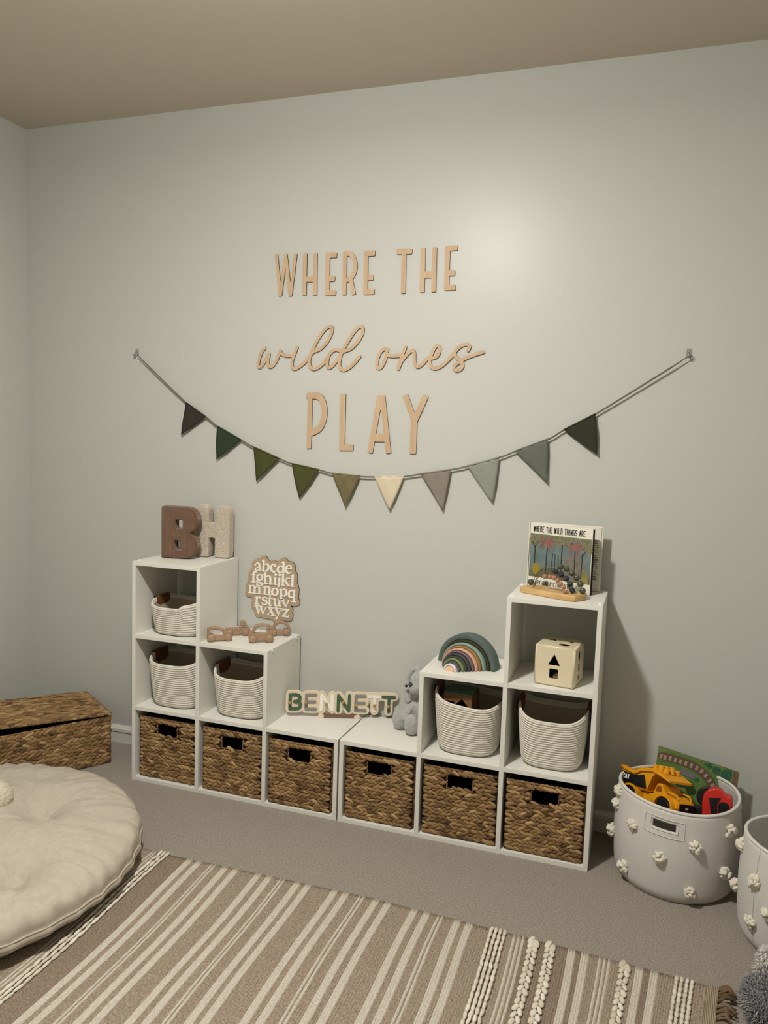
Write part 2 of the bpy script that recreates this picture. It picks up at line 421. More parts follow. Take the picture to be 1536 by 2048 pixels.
def weave(p0, u, v, n, w, h, rows, pitch=.0205, ln=.0190, wd=.0074, th=.0065, hole=None, seed=0):
    r = np.random.default_rng(seed); p0, u, v, n = [np.array(x, float) for x in (p0, u, v, n)]; it = []
    dv = h / rows; sgn = 1
    for i in range(rows):
        y = (i + .5) * dv; sgn = -sgn; x = -pitch * r.random() * .5 + .004
        while x < w - .004:
            xx = min(max(x, .012), w - .012); yy = y + r.normal(0, .0008)
            L = ln * r.uniform(.85, 1.2)
            if not (hole and hole[0] - .012 < xx < hole[1] + .012 and hole[2] - .005 < yy < hole[3] + .005):
                L = min(L, xx + .002, w - xx + .002); L = max(L, .010)
                if hole and hole[2] - .005 < yy < hole[3] + .005:
                    g = min(abs(xx - hole[0]), abs(xx - hole[1])); L = min(L, max(.010, g - .001))
                a = sgn * math.radians(r.uniform(16, 30)); ud = u * math.cos(a) + v * math.sin(a); vd = -u * math.sin(a) + v * math.cos(a)
                tl = r.uniform(-.12, .12); ud = ud * math.cos(tl) + n * math.sin(tl)
                it.append((p0 + u * xx + v * yy + n * r.uniform(-.001, .0015), ud * L, vd * wd * r.uniform(.85, 1.15), np.cross(ud, vd) * th, np.clip(r.normal(.5, .22), 0, 1)))
            x += pitch * r.uniform(.85, 1.15)
    return it
def rim_leaves(a, b, n, seed, rad=.0045, step=.016):
    r = np.random.default_rng(seed); a = np.array(a, float); b = np.array(b, float); L = np.linalg.norm(b - a); u = (b - a) / L; n = np.array(n, float); s = np.cross(u, n); it = []
    k = max(2, int(L / step))
    for i in range(k):
        c = a + u * L * (i + .5) / k
        it.append((c, (u * .95 + s * .18) * step * .75, s * rad, n * rad, np.clip(r.normal(.4, .2), 0, 1)))
    return it
def seagrass_bin(x0, x1, yf, zb, zt, label, seed, yaw=0):
    cx, cy = (x0 + x1) / 2, (yf + B - .02) / 2; w_, h_ = x1 - x0, zt - zb; dp = (B - .02) - yf
    t = thing('storage_basket', label, 'basket', (cx, cy, zb), 'seagrass baskets in the bottom row', (0, 0, yaw))
    hw, hd = w_ / 2, dp / 2; hx0, hx1, hz0, hz1 = -.045, .045, h_ - .068, h_ - .024
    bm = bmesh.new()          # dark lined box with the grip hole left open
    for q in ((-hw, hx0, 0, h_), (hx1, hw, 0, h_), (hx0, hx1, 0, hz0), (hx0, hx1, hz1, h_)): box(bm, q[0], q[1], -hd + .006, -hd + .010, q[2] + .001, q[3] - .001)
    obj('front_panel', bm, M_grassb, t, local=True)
    bm = bmesh.new(); box(bm, -hw, -hw + .004, -hd + .010, hd, .001, h_ - .003); box(bm, hw - .004, hw, -hd + .01, hd, .001, h_ - .003)
    box(bm, -hw + .004, hw - .004, hd - .004, hd, .001, h_ - .003); box(bm, -hw + .004, hw - .004, -hd + .01, hd - .004, .001, .005)
    obj('lining', bm, M_liner, t, local=True)
    it = weave((-hw, -hd + .005, .004), (1, 0, 0), (0, 0, 1), (0, -1, 0), w_, h_ - .008, 17, hole=(hx0 + hw, hx1 + hw, hz0, hz1), seed=seed)
    it += weave((hw + .001, -hd + .01, .004), (0, 1, 0), (0, 0, 1), (1, 0, 0), dp * .45, h_ - .008, 18, th=.002, seed=seed + 50)
    obj('weave', leaves_mesh('weave', it), M_grass, t, local=True, kind='stuff')
    for nm, a, b, nn in (('rim', (-hw, -hd + .006, h_), (hw, -hd + .006, h_), (0, -1, 0)), ('rim', (hw - .002, -hd + .012, h_), (hw - .002, hd, h_), (0, 0, 1)), ('rim', (-hw + .002, -hd + .012, h_), (-hw + .002, hd, h_), (0, 0, 1)),
                         ('corner_post', (hw - .001, -hd + .015, .006), (hw - .001, -hd + .015, h_ - .004), (1, 0, 0))):
        obj(nm, leaves_mesh(nm, rim_leaves(a, b, nn, seed + 9)), M_grass, t, local=True)
    it = []
    for a, b, nn in (((hx0 - .002, -hd + .004, hz0 - .002), (hx1 + .002, -hd + .004, hz0 - .002), (0, -1, 0)), ((hx0 - .002, -hd + .004, hz0), (hx0 - .002, -hd + .004, hz1), (0, -1, 0)), ((hx1 + .002, -hd + .004, hz0), (hx1 + .002, -hd + .004, hz1), (0, -1, 0))):
        it += rim_leaves(a, b, nn, seed + 3, .0028, .012)
    obj('grip_edge', leaves_mesh('grip_edge', it), M_grass, t, local=True)
    return t
bins = [(.026, .2905, -.296, 'leftmost seagrass basket in the bottom shelf row'), (.328, .592, -.302, 'seagrass basket second from the left in the bottom shelf row'),
        (.622, .882, -.305, 'seagrass basket third from the left, just left of the gap between the units'),
        (R0 + .022, R0 + .286, -.300, 'seagrass basket fourth from the left, just right of the gap between the units'),
        (R0 + .324, R0 + .592, -.300, 'seagrass basket fifth from the left, below the rope basket holding a wooden box'), (R0 + .624, R0 + .890, -.302, 'rightmost seagrass basket in the bottom shelf row')]
for i, (a, b, yf, lb) in enumerate(bins): seagrass_bin(a, b, yf, T, T + .252, lb, 100 + i * 7)

# long lidded trunk
tl, tw, th_ = .52, .345, .205
ang = math.atan2(-.838, -.545)
P_fr = np.array([-.182, -.208, 0]); ul = np.array([-.545, -.838, 0]); us = np.array([-.824, .566, 0]); us = us - ul * (us @ ul); us /= np.linalg.norm(us); ul = ul / np.linalg.norm(ul)
t = thing('wicker_chest', 'long seagrass chest with its lid slightly open beside the left wall', 'chest', tuple(P_fr + ul * tl / 2 + us * tw / 2))
zz = np.array([0, 0, 1.])
def obox(bm, p, a, b, c, la, lb, lc):
    m = Matrix(((a[0], b[0], c[0], 0), (a[1], b[1], c[1], 0), (a[2], b[2], c[2], 0), (0, 0, 0, 1)))
    box(bm, 0, la, 0, lb, 0, lc, mx=Matrix.Translation(Vector(p)) @ m)
bm = bmesh.new(); k = .006
obox(bm, P_fr + ul * k + us * k, ul, us, zz, tl - 2 * k, .006, th_); obox(bm, P_fr + ul * k + us * k, ul, us, zz, .006, tw - 2 * k, th_)
obox(bm, P_fr + ul * (tl - k) + us * k, ul, us, zz, -.006, tw - 2 * k, th_); obox(bm, P_fr + ul * k + us * (tw - k), ul, us, zz, tl - 2 * k, -.006, th_)
obox(bm, P_fr + ul * k + us * k, ul, us, zz, tl - 2 * k, tw - 2 * k, .006)
obj('body', bm, M_liner, t)
it = weave(P_fr + us * .004 + zz * .003, ul, zz, -us, tl, th_ - .006, 13, pitch=.024, ln=.022, wd=.0092, th=.0065, seed=5)
it += weave(P_fr + ul * .004 + zz * .003 + us * .0, us, zz, -ul, tw, th_ - .006, 13, pitch=.024, ln=.022, wd=.0092, th=.0065, seed=6)
obj('weave', leaves_mesh('weave', it), M_grass, t, kind='stuff')
obj('rim', leaves_mesh('rim', rim_leaves(P_fr + us * .006 + zz * th_, P_fr + us * .006 + zz * th_ + ul * tl, (0, 0, 1), 3, .005) + rim_leaves(P_fr + ul * .006 + zz * th_, P_fr + ul * .006 + zz * th_ + us * tw, (0, 0, 1), 4, .005)), M_grass, t)
ul2 = ul * math.cos(.062) + zz * math.sin(.062); zn = np.cross(us, ul2) if np.cross(us, ul2)[2] > 0 else -np.cross(us, ul2)
L0 = P_fr + zz * (th_ + .007)
bm = bmesh.new(); obox(bm, L0 + ul2 * .005 + us * .005, ul2, us, zn, tl - .01, tw - .01, .006)
lid = obj('lid', bm, M_liner, t)
it = weave(L0 + zn * .007, ul2, us, zn, tl, tw, 20, pitch=.024, ln=.023, wd=.0095, th=.005, seed=8)
obj('lid_weave', leaves_mesh('lid_weave', it), M_grass, lid, kind='stuff')
obj('lid_rim', leaves_mesh('lid_rim', rim_leaves(L0 + zn * .004, L0 + zn * .004 + ul2 * tl, zz, 3, .0055) + rim_leaves(L0 + zn * .004, L0 + zn * .004 + us * tw, zz, 4, .0055)), M_grass, lid)

# ---------------------------------------------------------------- coiled rope baskets
def rope_basket(cx, cy, zb, ax, ay, hf, hs, label, coils=20, taper=.83, skew=0, notch=None, lean=0):
    t = thing('rope_basket', label, 'basket', (cx, cy, zb), 'coiled rope baskets in the shelf cubes')
    NP, S = 288, 4; ph = np.linspace(0, 2 * np.pi, NP, endpoint=False); c, s = np.cos(ph), np.sin(ph)
    e = 2 / 3.2; px = np.sign(c) * np.abs(c) ** e; py = np.sign(s) * np.abs(s) ** e
    zr = hf + (hs - hf) * np.abs(px) ** 4 + skew * px
    if notch: zr = zr + notch * np.clip((px - .35) * 6, 0, 1) * (py < 0)
    rows = []; n = coils * S
    for i in range(n + 1):
        f = i / n; tp = taper + (1 - taper) * f ** .75; tp *= 1 - .10 * max(0, 1 - f / .12) ** 2
        rip = .0034 * abs(math.sin(math.pi * f * coils)) ** .7; tw = .0004 * np.sin(ph * 72 + i * .9)
        rows.append(np.stack([px * (ax * tp + rip + tw) + lean * f, py * (ay * tp + rip + tw), zr * f + .0015], 1))
    NI = 14
    for i in range(NI + 1):
        f = 1 - i / NI; tp = (taper + (1 - taper) * f ** .75); tp *= 1 - .10 * max(0, 1 - f / .12) ** 2
        rip = 0 if 0 < i else 0
        rows.append(np.stack([px * (ax * tp - .007) + lean * f, py * (ay * tp - .007), zr * f * .985 + .006 * (1 - f) + (.0035 if i == 0 else 0)], 1))
    V = np.vstack(rows); R_ = len(rows); Fc = []
    idx = np.arange(NP); nx = (idx + 1) % NP
    for i in range(R_ - 1): Fc.append(np.stack([i * NP + idx, i * NP + nx, (i + 1) * NP + nx, (i + 1) * NP + idx], 1))
    Fc = np.vstack(Fc); me = mesh_np('coils', V, Fc)
    mi = np.zeros(len(Fc), int); mi[(n + 2) * NP:] = 1; 
    me.materials.append(M_rope); me.materials.append(M_ropein); me.polygons.foreach_set('material_index', mi)
    me.polygons.foreach_set('use_smooth', [True] * len(me.polygons))
    obj('body', me, None, t, local=True)
    bm = bmesh.new(); q = rows[-1]; bm.faces.new([bm.verts.new(p) for p in q[::6]]); q = rows[0]; bm.faces.new([bm.verts.new(p) for p in q[::6]])
    obj('base', bm, M_ropein, t, local=True)
    bm = bmesh.new(); tube(bm, [(px[i] * (ax - .002) + lean, py[i] * (ay - .002), zr[i] + .003) for i in range(0, NP, 3)], .0042, 8, closed=True)
    obj('rim', bm, M_rope, t, local=True)
    for sg in (-1, 1):                     # leather tabs folded over the rim on both short sides
        prof = [(-.0105, -.042), (-.0105, -.02), (-.0095, .004), (-.006, .0105), (-.001, .012), (.004, .0105), (.0065, .004), (.006, -.02), (.005, -.042)]
        bm = bmesh.new(); K = 14; rg = []
        for j in range(K + 1):
            yy = -.046 + .092 * j / K; edge = 1 - abs(yy / .046) ** 4 * .45
            a = [bm.verts.new((sg * (ax + p) + lean, yy, hs + skew * sg + z * (edge if z < 0 else 1))) for p, z in prof]; rg.append(a)
        for j in range(K):
            for i in range(len(prof) - 1): bm.faces.new((rg[j][i], rg[j][i + 1], rg[j + 1][i + 1], rg[j + 1][i])).smooth = True
        obj('leather_handle', bm, M_leather, t, local=True)
        o = COL.objects[-1] if False else t.children[-1]; sm = o.modifiers.new('thick', 'SOLIDIFY'); sm.thickness = .0022
    return t
s2, s1 = PT * 2 + T, PT + T
rope_basket(.164, -.172, s2, .121, .125, .112, .132, 'low slouching cream rope basket in the top left shelf cube', coils=13, notch=.014)
rope_basket(.160, -.172, s1, .122, .128, .178, .200, 'cream rope basket in the left column, middle shelf row', coils=20)
rope_basket(.460, -.166, s1, .124, .128, .156, .186, 'cream rope basket in the second column, right of the left column', coils=18)
rope_basket(R0 + PT + .160, -.168, s1, .123, .128, .182, .206, 'cream rope basket holding a wooden box with a green lid', coils=21, skew=-.012)
rope_basket(R0 + 2 * PT + .164, -.170, s1, .121, .126, .170, .205, 'cream rope basket below the ivory shape sorter cube', coils=20)

# ---------------------------------------------------------------- lettering on the wall
def wall_letter(prims, sc, ox, oy, label, name='wall_letter', group='wooden wall letters', ppm=None, h=.0011, thick=.006):
    pr_ = WALL.prims(prims, sc, ox, oy, ppm or sc * 505)
    me = sheet(cutout(pr_, h), thick, to_world=lambda a, b, n: WALL.w(a, b, n + .0004), edge_mat=1)
    o = obj(name, me, [M_ply, M_burn]); tag(o, label, 'letter', group); return o
def E_(st, arms, hw): return [('b', *st, hw[0], 8)] + [('b', *a, hw[1], 12) for a in arms]
Z1 = (6.4, 540, 480); Z2 = (6.4, 700, 480); Z3 = (5.486, 600, 780)
wl = lambda ch, wd, extra='': 'wooden letter %s of the wall word %s%s' % (ch, wd, extra)
wall_letter([('b', (86, 184), (138, 720), 23, 8), ('b', (140, 720), (208, 184), 22, 8), ('b', (208, 186), (266, 720), 23, 8), ('b', (268, 720), (336, 178), 23, 8), ('s', [(140, 640), (140, 690)], 20), ('s', [(266, 640), (268, 690)], 20)], *Z1, wl('W', 'WHERE'))
wall_letter([('b', (457, 176), (447, 714), 28, 9), ('b', (588, 172), (581, 714), 28, 9), ('b', (455, 508), (590, 506), 34, 4)], *Z1, wl('H', 'WHERE'))
wall_letter(E_(((748, 165), (741, 714)), [((722, 199), (862, 197)), ((730, 500), (838, 500)), ((716, 680), (850, 680))], (29, 33)), *Z1, wl('E', 'WHERE', ', between H and R'))
wall_letter([('b', (966, 158), (958, 704), 28, 9), ('c', [(966, 182), (1015, 178), (1060, 205), (1090, 270), (1098, 340), (1085, 415), (1050, 480), (1000, 512), (962, 518)], 29), ('b', (1035, 490), (1080, 700), 27, 8)], *Z1, wl('R', 'WHERE'))
wall_letter(E_(((1238, 145), (1226, 700)), [((1210, 180), (1352, 172)), ((1220, 488), (1328, 484)), ((1202, 668), (1342, 663))], (29, 33)), *Z1, wl('E', 'WHERE', ', last in the word'))
wall_letter([('b', (602, 155), (800, 148), 33, 14), ('b', (698, 130), (685, 684), 30, 9)], *Z2, wl('T', 'THE'))
wall_letter([('b', (943, 102), (928, 672), 30, 9), ('b', (1088, 95), (1074, 668), 30, 9), ('b', (940, 448), (1085, 444), 38, 4)], *Z2, wl('H', 'THE'))
wall_letter(E_(((1256, 78), (1239, 646)), [((1228, 112), (1384, 104)), ((1240, 428), (1347, 424)), ((1212, 615), (1356, 610))], (31, 32)), *Z2, wl('E', 'THE'))
wall_letter([('b', (119, 30), (103, 642), 28, 10), ('c', [(105, 64), (185, 64), (240, 98), (270, 190), (268, 300), (240, 390), (190, 442), (112, 472)], 35)], *Z3, wl('P', 'PLAY'))
wall_letter([('b', (478, 44), (465, 664), 33, 8), ('b', (436, 632), (590, 632), 32, 8)], *Z3, wl('L', 'PLAY'))
wall_letter([('b', (884, 62), (772, 688), 31, 10), ('b', (910, 62), (975, 692), 30, 10), ('b', (815, 522), (955, 524), 44, 4), ('s', [(897, 100), (893, 185)], [38, 36])], *Z3, wl('A', 'PLAY'))
wall_letter([('b', (1158, 58), (1262, 345), 32, 10), ('b', (1386, 62), (1256, 350), 32, 10), ('b', (1256, 330), (1241, 700), 36, 12)], *Z3, wl('Y', 'PLAY'))
S1 = (6.4, 500, 640); S2 = (6.4, 740, 640)
wild = [[(190, 365), (150, 430), (120, 520), (113, 590), (132, 606), (170, 572), (215, 500), (250, 442)], [(250, 442), (240, 510), (242, 580), (266, 602), (310, 575), (355, 500), (392, 402)],
        [(392, 402), (420, 440), (480, 458), (545, 456)], [(606, 362), (572, 450), (546, 530), (546, 600), (578, 626), (630, 604), (700, 550), (760, 480), (815, 412), (905, 372), (990, 285), (1048, 175), (1055, 105), (1028, 86), (970, 118), (890, 225), (820, 355), (780, 450), (766, 535), (778, 602), (822, 628), (885, 606), (960, 540), (1010, 465), (1060, 400), (1115, 382), (1175, 402)],
        [(1010, 470), (993, 550), (1002, 600), (1030, 610), (1080, 568), (1140, 485), (1195, 408), (1290, 372), (1380, 285), (1442, 180), (1450, 110), (1424, 86), (1370, 118), (1290, 225), (1210, 362), (1162, 480), (1150, 575), (1172, 630), (1220, 638), (1290, 600), (1360, 530), (1408, 472)]]
wall_letter([('c', p, 21) for p in wild] + [('o', (606, 360), 24), ('o', (192, 366), 24)], *S1, 'script word wild cut from wood, between WHERE THE and PLAY', 'wall_word', 'wooden script words', h=.0009)
ones = [[(228, 382), (190, 372), (140, 412), (102, 500), (93, 588), (120, 620), (160, 590), (200, 510), (214, 440), (226, 385)], [(214, 440), (270, 460), (330, 462), (400, 452)],
        [(458, 352), (430, 420), (395, 520), (366, 622)], [(370, 622), (400, 545), (460, 462), (520, 405), (556, 392), (573, 430), (573, 520), (590, 583), (625, 598), (680, 560), (745, 490), (792, 490), (850, 472), (888, 420), (894, 355), (870, 332), (835, 352), (792, 440), (768, 530), (786, 598), (842, 620), (920, 588), (1000, 518), (1070, 440), (1130, 362), (1200, 318), (1258, 318), (1276, 350), (1258, 388)],
        [(1085, 432), (1112, 482), (1168, 528), (1190, 580), (1165, 628), (1112, 648), (1078, 624), (1092, 580), (1150, 538), (1205, 502), (1300, 460), (1380, 432), (1450, 412)]]
wall_letter([('c', p, 21) for p in ones], *S2, 'script word ones cut from wood, right of the word wild', 'wall_word', 'wooden script words', h=.0009)

# ---------------------------------------------------------------- alphabet sign
TH, tn_ = 24, 9
bw = [10, 12, 22, 26, 22, 12, 10]
AL = {
 'a': [('o', (292, 318), 22), ('c', [(290, 300), (330, 262), (372, 272), (395, 320), (402, 435)], [10, 12, 18, 23, 23]), ('c', [(395, 365), (310, 390), (290, 430), (325, 462), (395, 425)], [10, 14, 20, 16, 8]), ('s', [(402, 440), (438, 450)], 10)],
 'b': [('s', [(505, 200), (490, 462)], 24), ('s', [(462, 212), (505, 190)], 10), ('c', [(500, 330), (560, 282), (610, 310), (630, 380), (600, 448), (550, 475), (492, 455)], bw)],
 'c': [('o', (798, 338), 24), ('c', [(800, 322), (752, 300), (708, 330), (692, 400), (712, 462), (762, 495), (825, 470)], [10, 12, 22, 26, 24, 16, 8])],
 'd': [('s', [(1012, 250), (1003, 490)], 24), ('s', [(962, 255), (1012, 238)], 10), ('c', [(1000, 372), (940, 342), (882, 362), (860, 425), (880, 490), (930, 510), (1000, 470)], bw), ('s', [(1003, 498), (1046, 492)], 10)],
 'e': [('s', [(1075, 412), (1215, 402)], 10), ('c', [(1210, 400), (1190, 345), (1140, 326), (1092, 360), (1072, 430), (1096, 505), (1150, 530), (1215, 495)], [16, 16, 12, 22, 26, 24, 16, 8])],
 'f': [('c', [(300, 478), (262, 485), (245, 540), (238, 735)], [10, 16, 24, 24]), ('o', (308, 500), 22), ('s', [(190, 560), (320, 572)], 9), ('s', [(185, 740), (288, 750)], 10)],
 'g': [('c', [(400, 560), (348, 580), (335, 640), (360, 690), (410, 702), (458, 672), (470, 612), (440, 570), (400, 560)], [12, 20, 22, 18, 12, 20, 22, 18, 12]), ('s', [(460, 582), (505, 566)], 12), ('c', [(345, 700), (325, 730), (380, 758), (452, 785), (458, 825), (400, 848), (338, 825), (328, 802)], [10, 14, 20, 20, 16, 12, 16, 20])],
 'h': [('s', [(545, 520), (540, 775)], 24), ('s', [(508, 525), (545, 506)], 10), ('c', [(550, 645), (610, 592), (658, 612), (675, 675), (670, 795)], [10, 14, 22, 24, 24]), ('s', [(505, 780), (592, 790)], 10), ('s', [(632, 798), (716, 806)], 10)],
 'i': [('o', (808, 560), 30), ('s', [(796, 640), (790, 800)], 24), ('s', [(755, 626), (800, 622)], 10), ('s', [(735, 802), (842, 815)], 10)],
 'j': [('o', (912, 566), 30), ('c', [(905, 665), (900, 760), (892, 840), (860, 895)], [24, 24, 22, 8]), ('s', [(865, 652), (905, 650)], 10)],
 'k': [('s', [(1000, 560), (990, 822)], 24), ('s', [(962, 565), (1000, 546)], 10), ('s', [(1005, 735), (1125, 655)], 10), ('s', [(1085, 648), (1172, 654)], 9), ('s', [(1052, 715), (1130, 838)], 23), ('s', [(955, 828), (1040, 838)], 10), ('s', [(1098, 845), (1176, 852)], 10)],
 'l': [('s', [(1245, 580), (1230, 848)], 26), ('s', [(1200, 590), (1245, 566)], 10), ('s', [(1180, 850), (1286, 862)], 10)],
 'm': [('s', [(160, 850), (150, 1010)], 22), ('s', [(278, 880), (266, 1026)], 22), ('s', [(392, 900), (385, 1038)], 22), ('c', [(165, 880), (225, 838), (278, 880)], [10, 14, 22]), ('c', [(285, 895), (340, 852), (392, 900)], [10, 14, 22]), ('s', [(120, 850), (165, 835)], 10), ('s', [(110, 1018), (200, 1028)], 10), ('s', [(220, 1030), (312, 1040)], 10), ('s', [(338, 1044), (430, 1052)], 10)],
 'n': [('s', [(538, 880), (525, 1048)], 23), ('s', [(652, 925), (642, 1062)], 23), ('c', [(545, 910), (612, 866), (652, 925)], [10, 14, 23]), ('s', [(475, 885), (540, 866)], 10), ('s', [(475, 1052), (576, 1062)], 10), ('s', [(600, 1068), (690, 1077)], 10)],
 'o': [('c', [(790 + 72 * math.cos(a), 1000 + 88 * math.sin(a)) for a in np.linspace(0, 2 * math.pi, 13)], [12 + 14 * abs(math.cos(a)) for a in np.linspace(0, 2 * math.pi, 13)])],
 'p': [('s', [(950, 945), (945, 1180)], 24), ('s', [(905, 940), (950, 926)], 10), ('c', [(960, 962), (1020, 932), (1064, 960), (1080, 1030), (1050, 1090), (1000, 1106), (955, 1080)], bw), ('s', [(902, 1186), (1000, 1194)], 10)],
 'q': [('s', [(1286, 970), (1266, 1242)], 24), ('s', [(1270, 958), (1312, 955)], 10), ('c', [(1278, 1012), (1220, 966), (1166, 990), (1142, 1060), (1165, 1128), (1215, 1142), (1268, 1100)], bw), ('s', [(1208, 1248), (1326, 1256)], 10)],
 'r': [('s', [(330, 1140), (320, 1302)], 24), ('s', [(285, 1140), (335, 1122)], 10), ('c', [(340, 1172), (378, 1136), (412, 1140)], [10, 12, 18]), ('o', (414, 1154), 22), ('s', [(268, 1304), (382, 1314)], 10)],
 's': [('c', [(578, 1172), (530, 1136), (480, 1156), (490, 1202), (550, 1232), (584, 1272), (560, 1318), (500, 1326), (460, 1285)], [14, 12, 18, 24, 24, 24, 18, 12, 16])],
 't': [('c', [(668, 1112), (655, 1230), (652, 1320), (672, 1350), (712, 1344)], [14, 23, 24, 18, 8]), ('s', [(600, 1160), (732, 1170)], 10)],
 'u': [('c', [(790, 1190), (782, 1310), (820, 1354), (890, 1325)], [23, 23, 18, 9]), ('s', [(905, 1205), (900, 1355)], 23), ('s', [(735, 1180), (795, 1176)], 10), ('s', [(855, 1196), (905, 1188)], 10), ('s', [(900, 1364), (946, 1360)], 10)],
 'v': [('s', [(985, 1208), (1065, 1382)], [27, 13]), ('s', [(1142, 1232), (1065, 1382)], [12, 12]), ('o', (1140, 1222), 20), ('s', [(932, 1192), (1032, 1206)], 9)],
 'w': [('s', [(322, 1368), (366, 1548)], [26, 13]), ('s', [(366, 1548), (430, 1400)], 10), ('s', [(432, 1388), (486, 1562)], [26, 13]), ('s', [(486, 1562), (556, 1405)], 11), ('s', [(268, 1350), (482, 1372)], 9), ('o', (556, 1404), 18)],
 'x': [('s', [(648, 1402), (745, 1592)], 25), ('s', [(732, 1412), (610, 1584)], 10), ('s', [(592, 1388), (690, 1400)], 9), ('s', [(690, 1406), (770, 1414)], 9), ('s', [(568, 1582), (652, 1592)], 9), ('s', [(690, 1597), (790, 1606)], 9)],
 'y': [('s', [(818, 1420), (882, 1580)], [26, 13]), ('s', [(936, 1432), (880, 1580), (842, 1668)], 11), ('o', (826, 1676), 26), ('s', [(765, 1404), (872, 1418)], 9), ('s', [(900, 1425), (972, 1432)], 9)],
 'z': [('s', [(985, 1446), (1140, 1460)], 16), ('s', [(1122, 1468), (1000, 1615)], 22), ('s', [(985, 1620), (1132, 1638)], 18), ('s', [(982, 1445), (972, 1490)], 9), ('s', [(1135, 1640), (1152, 1588)], 9)],
}
sg = thing('alphabet_sign', 'plywood sign with raised white lowercase alphabet on the wall', 'sign', (.485, -.006, .79))
AZ = (12.8, 490, 1105); appm = 12.8 * 395
allp = []
for ch, p in AL.items(): allp += WALL.prims(p, *AZ, appm)
pp = prim_pts(allp); gr = 76 / appm
bl = contour(shape_fn(allp, gr), pp.min(0) - gr - .012, pp.max(0) + gr + .012, .0016)
bl = [max(bl, key=len)]
obj('board', sheet(bl, .006, to_world=lambda a, b, n: WALL.w(a, b, n + .0004), edge_mat=1), [M_signply, M_burn], sg)
for ch, p in AL.items():
    obj('letter_' + ch, sheet(cutout(WALL.prims(p, *AZ, appm), .0006), .003, to_world=lambda a, b, n: WALL.w(a, b, n + .0064)), M_white, sg, label='white letter ' + ch)

# ---------------------------------------------------------------- bunting and hooks
bz = lambda p: (240 + p[0] / 2.56, 660 + p[1] / 2.56); bz2 = lambda p: (800 + p[0] / 2.477, 660 + p[1] / 2.477)
FL = [(bz, (338, 370), (443, 445), (315, 538), '#3a3531', 'charcoal flag'), (bz, (500, 492), (623, 563), (494, 662), '#343f2e', 'dark green flag'), (bz, (685, 598), (818, 658), (699, 773), '#474b2a', 'moss green flag'),
      (bz, (880, 683), (1022, 715), (918, 862), '#4b4d2d', 'olive green flag'), (bz, (1088, 733), (1230, 748), (1155, 905), '#72684c', 'khaki flag'), (bz, (1305, 750), (1455, 748), (1380, 924), '#d0c3aa', 'cream flag'),
      (bz2, (102, 712), (253, 690), (212, 893), '#877f74', 'warm grey flag'), (bz2, (332, 673), (492, 630), (458, 855), '#8d9084', 'sage grey flag'), (bz2, (570, 600), (733, 540), (730, 757), '#676a5f', 'grey green flag'), (bz2, (810, 495), (968, 415), (978, 617), '#38382c', 'dark olive flag')]
gl = thing('bunting_garland', 'string of ten triangular fabric flags hung across the wall', 'bunting', (.92, -.012, 1.5))
YB = -.014
hookL, hookR = bz((90, 128)), bz2((1430, 130))
strp = [on_y(*hookL, -.02)] + [on_y(*f(p), YB) for f, a, b, *_ in FL for p in (a, b)] + [on_y(*hookR, -.02)]
ctl = catmull(strp, 5)
for off in (0, .0035):
    bm = bmesh.new(); tube(bm, [Vector(p) + Vector((0, .0, -off if 0 < i < len(ctl) - 1 else 0)) for i, p in enumerate(ctl)], .0017, 6); obj('string', bm, M_string, gl, smooth=True)
for k, (f, a, b, c, col, lb) in enumerate(FL):
    A, Bp, Cp = [on_y(*f(p), YB) for p in (a, b, c)]; n = 12; bm = bmesh.new(); G = {}
    for i in range(n + 1):
        for j in range(n + 1 - i):
            u, v = i / n, j / n; p = A * (1 - u - v) + Bp * u + Cp * v
            bul = .006 * math.sin(3 * u + 2.5 * v + k * 1.3) * (v ** .7) + .003 * math.sin(9 * u + k)
            edge = .006 * math.sin(math.pi * min(1, v)) * (1 if u > 1 - u - v else -1) * (1 if k % 2 else .4)
            G[i, j] = bm.verts.new((p[0] + edge * .4, p[1] - abs(bul) - .001, p[2]))
    for i in range(n):
        for j in range(n - i):
            bm.faces.new((G[i, j], G[i + 1, j], G[i, j + 1])).smooth = True
            if i + j < n - 1: bm.faces.new((G[i + 1, j], G[i + 1, j + 1], G[i, j + 1])).smooth = True
    o = obj('flag', bm, mat('linen_' + str(k), col, .9, .1, bump=.5, bscale=800, bdist=.0008, var=col, vscale=50), gl, label=lb)
    o.modifiers.new('thick', 'SOLIDIFY').thickness = .0016
    bm = bmesh.new(); up = Vector((0, 0, .004)); a3, b3 = Vector(A), Vector(Bp); tube(bm, [a3 + Vector((0, -.002, -.001)), (a3 + b3) / 2 + Vector((0, -.002, -.001)), b3 + Vector((0, -.002, -.001))], .0034, 8)
    obj('hem', bm, MATS['linen_' + str(k)], gl)
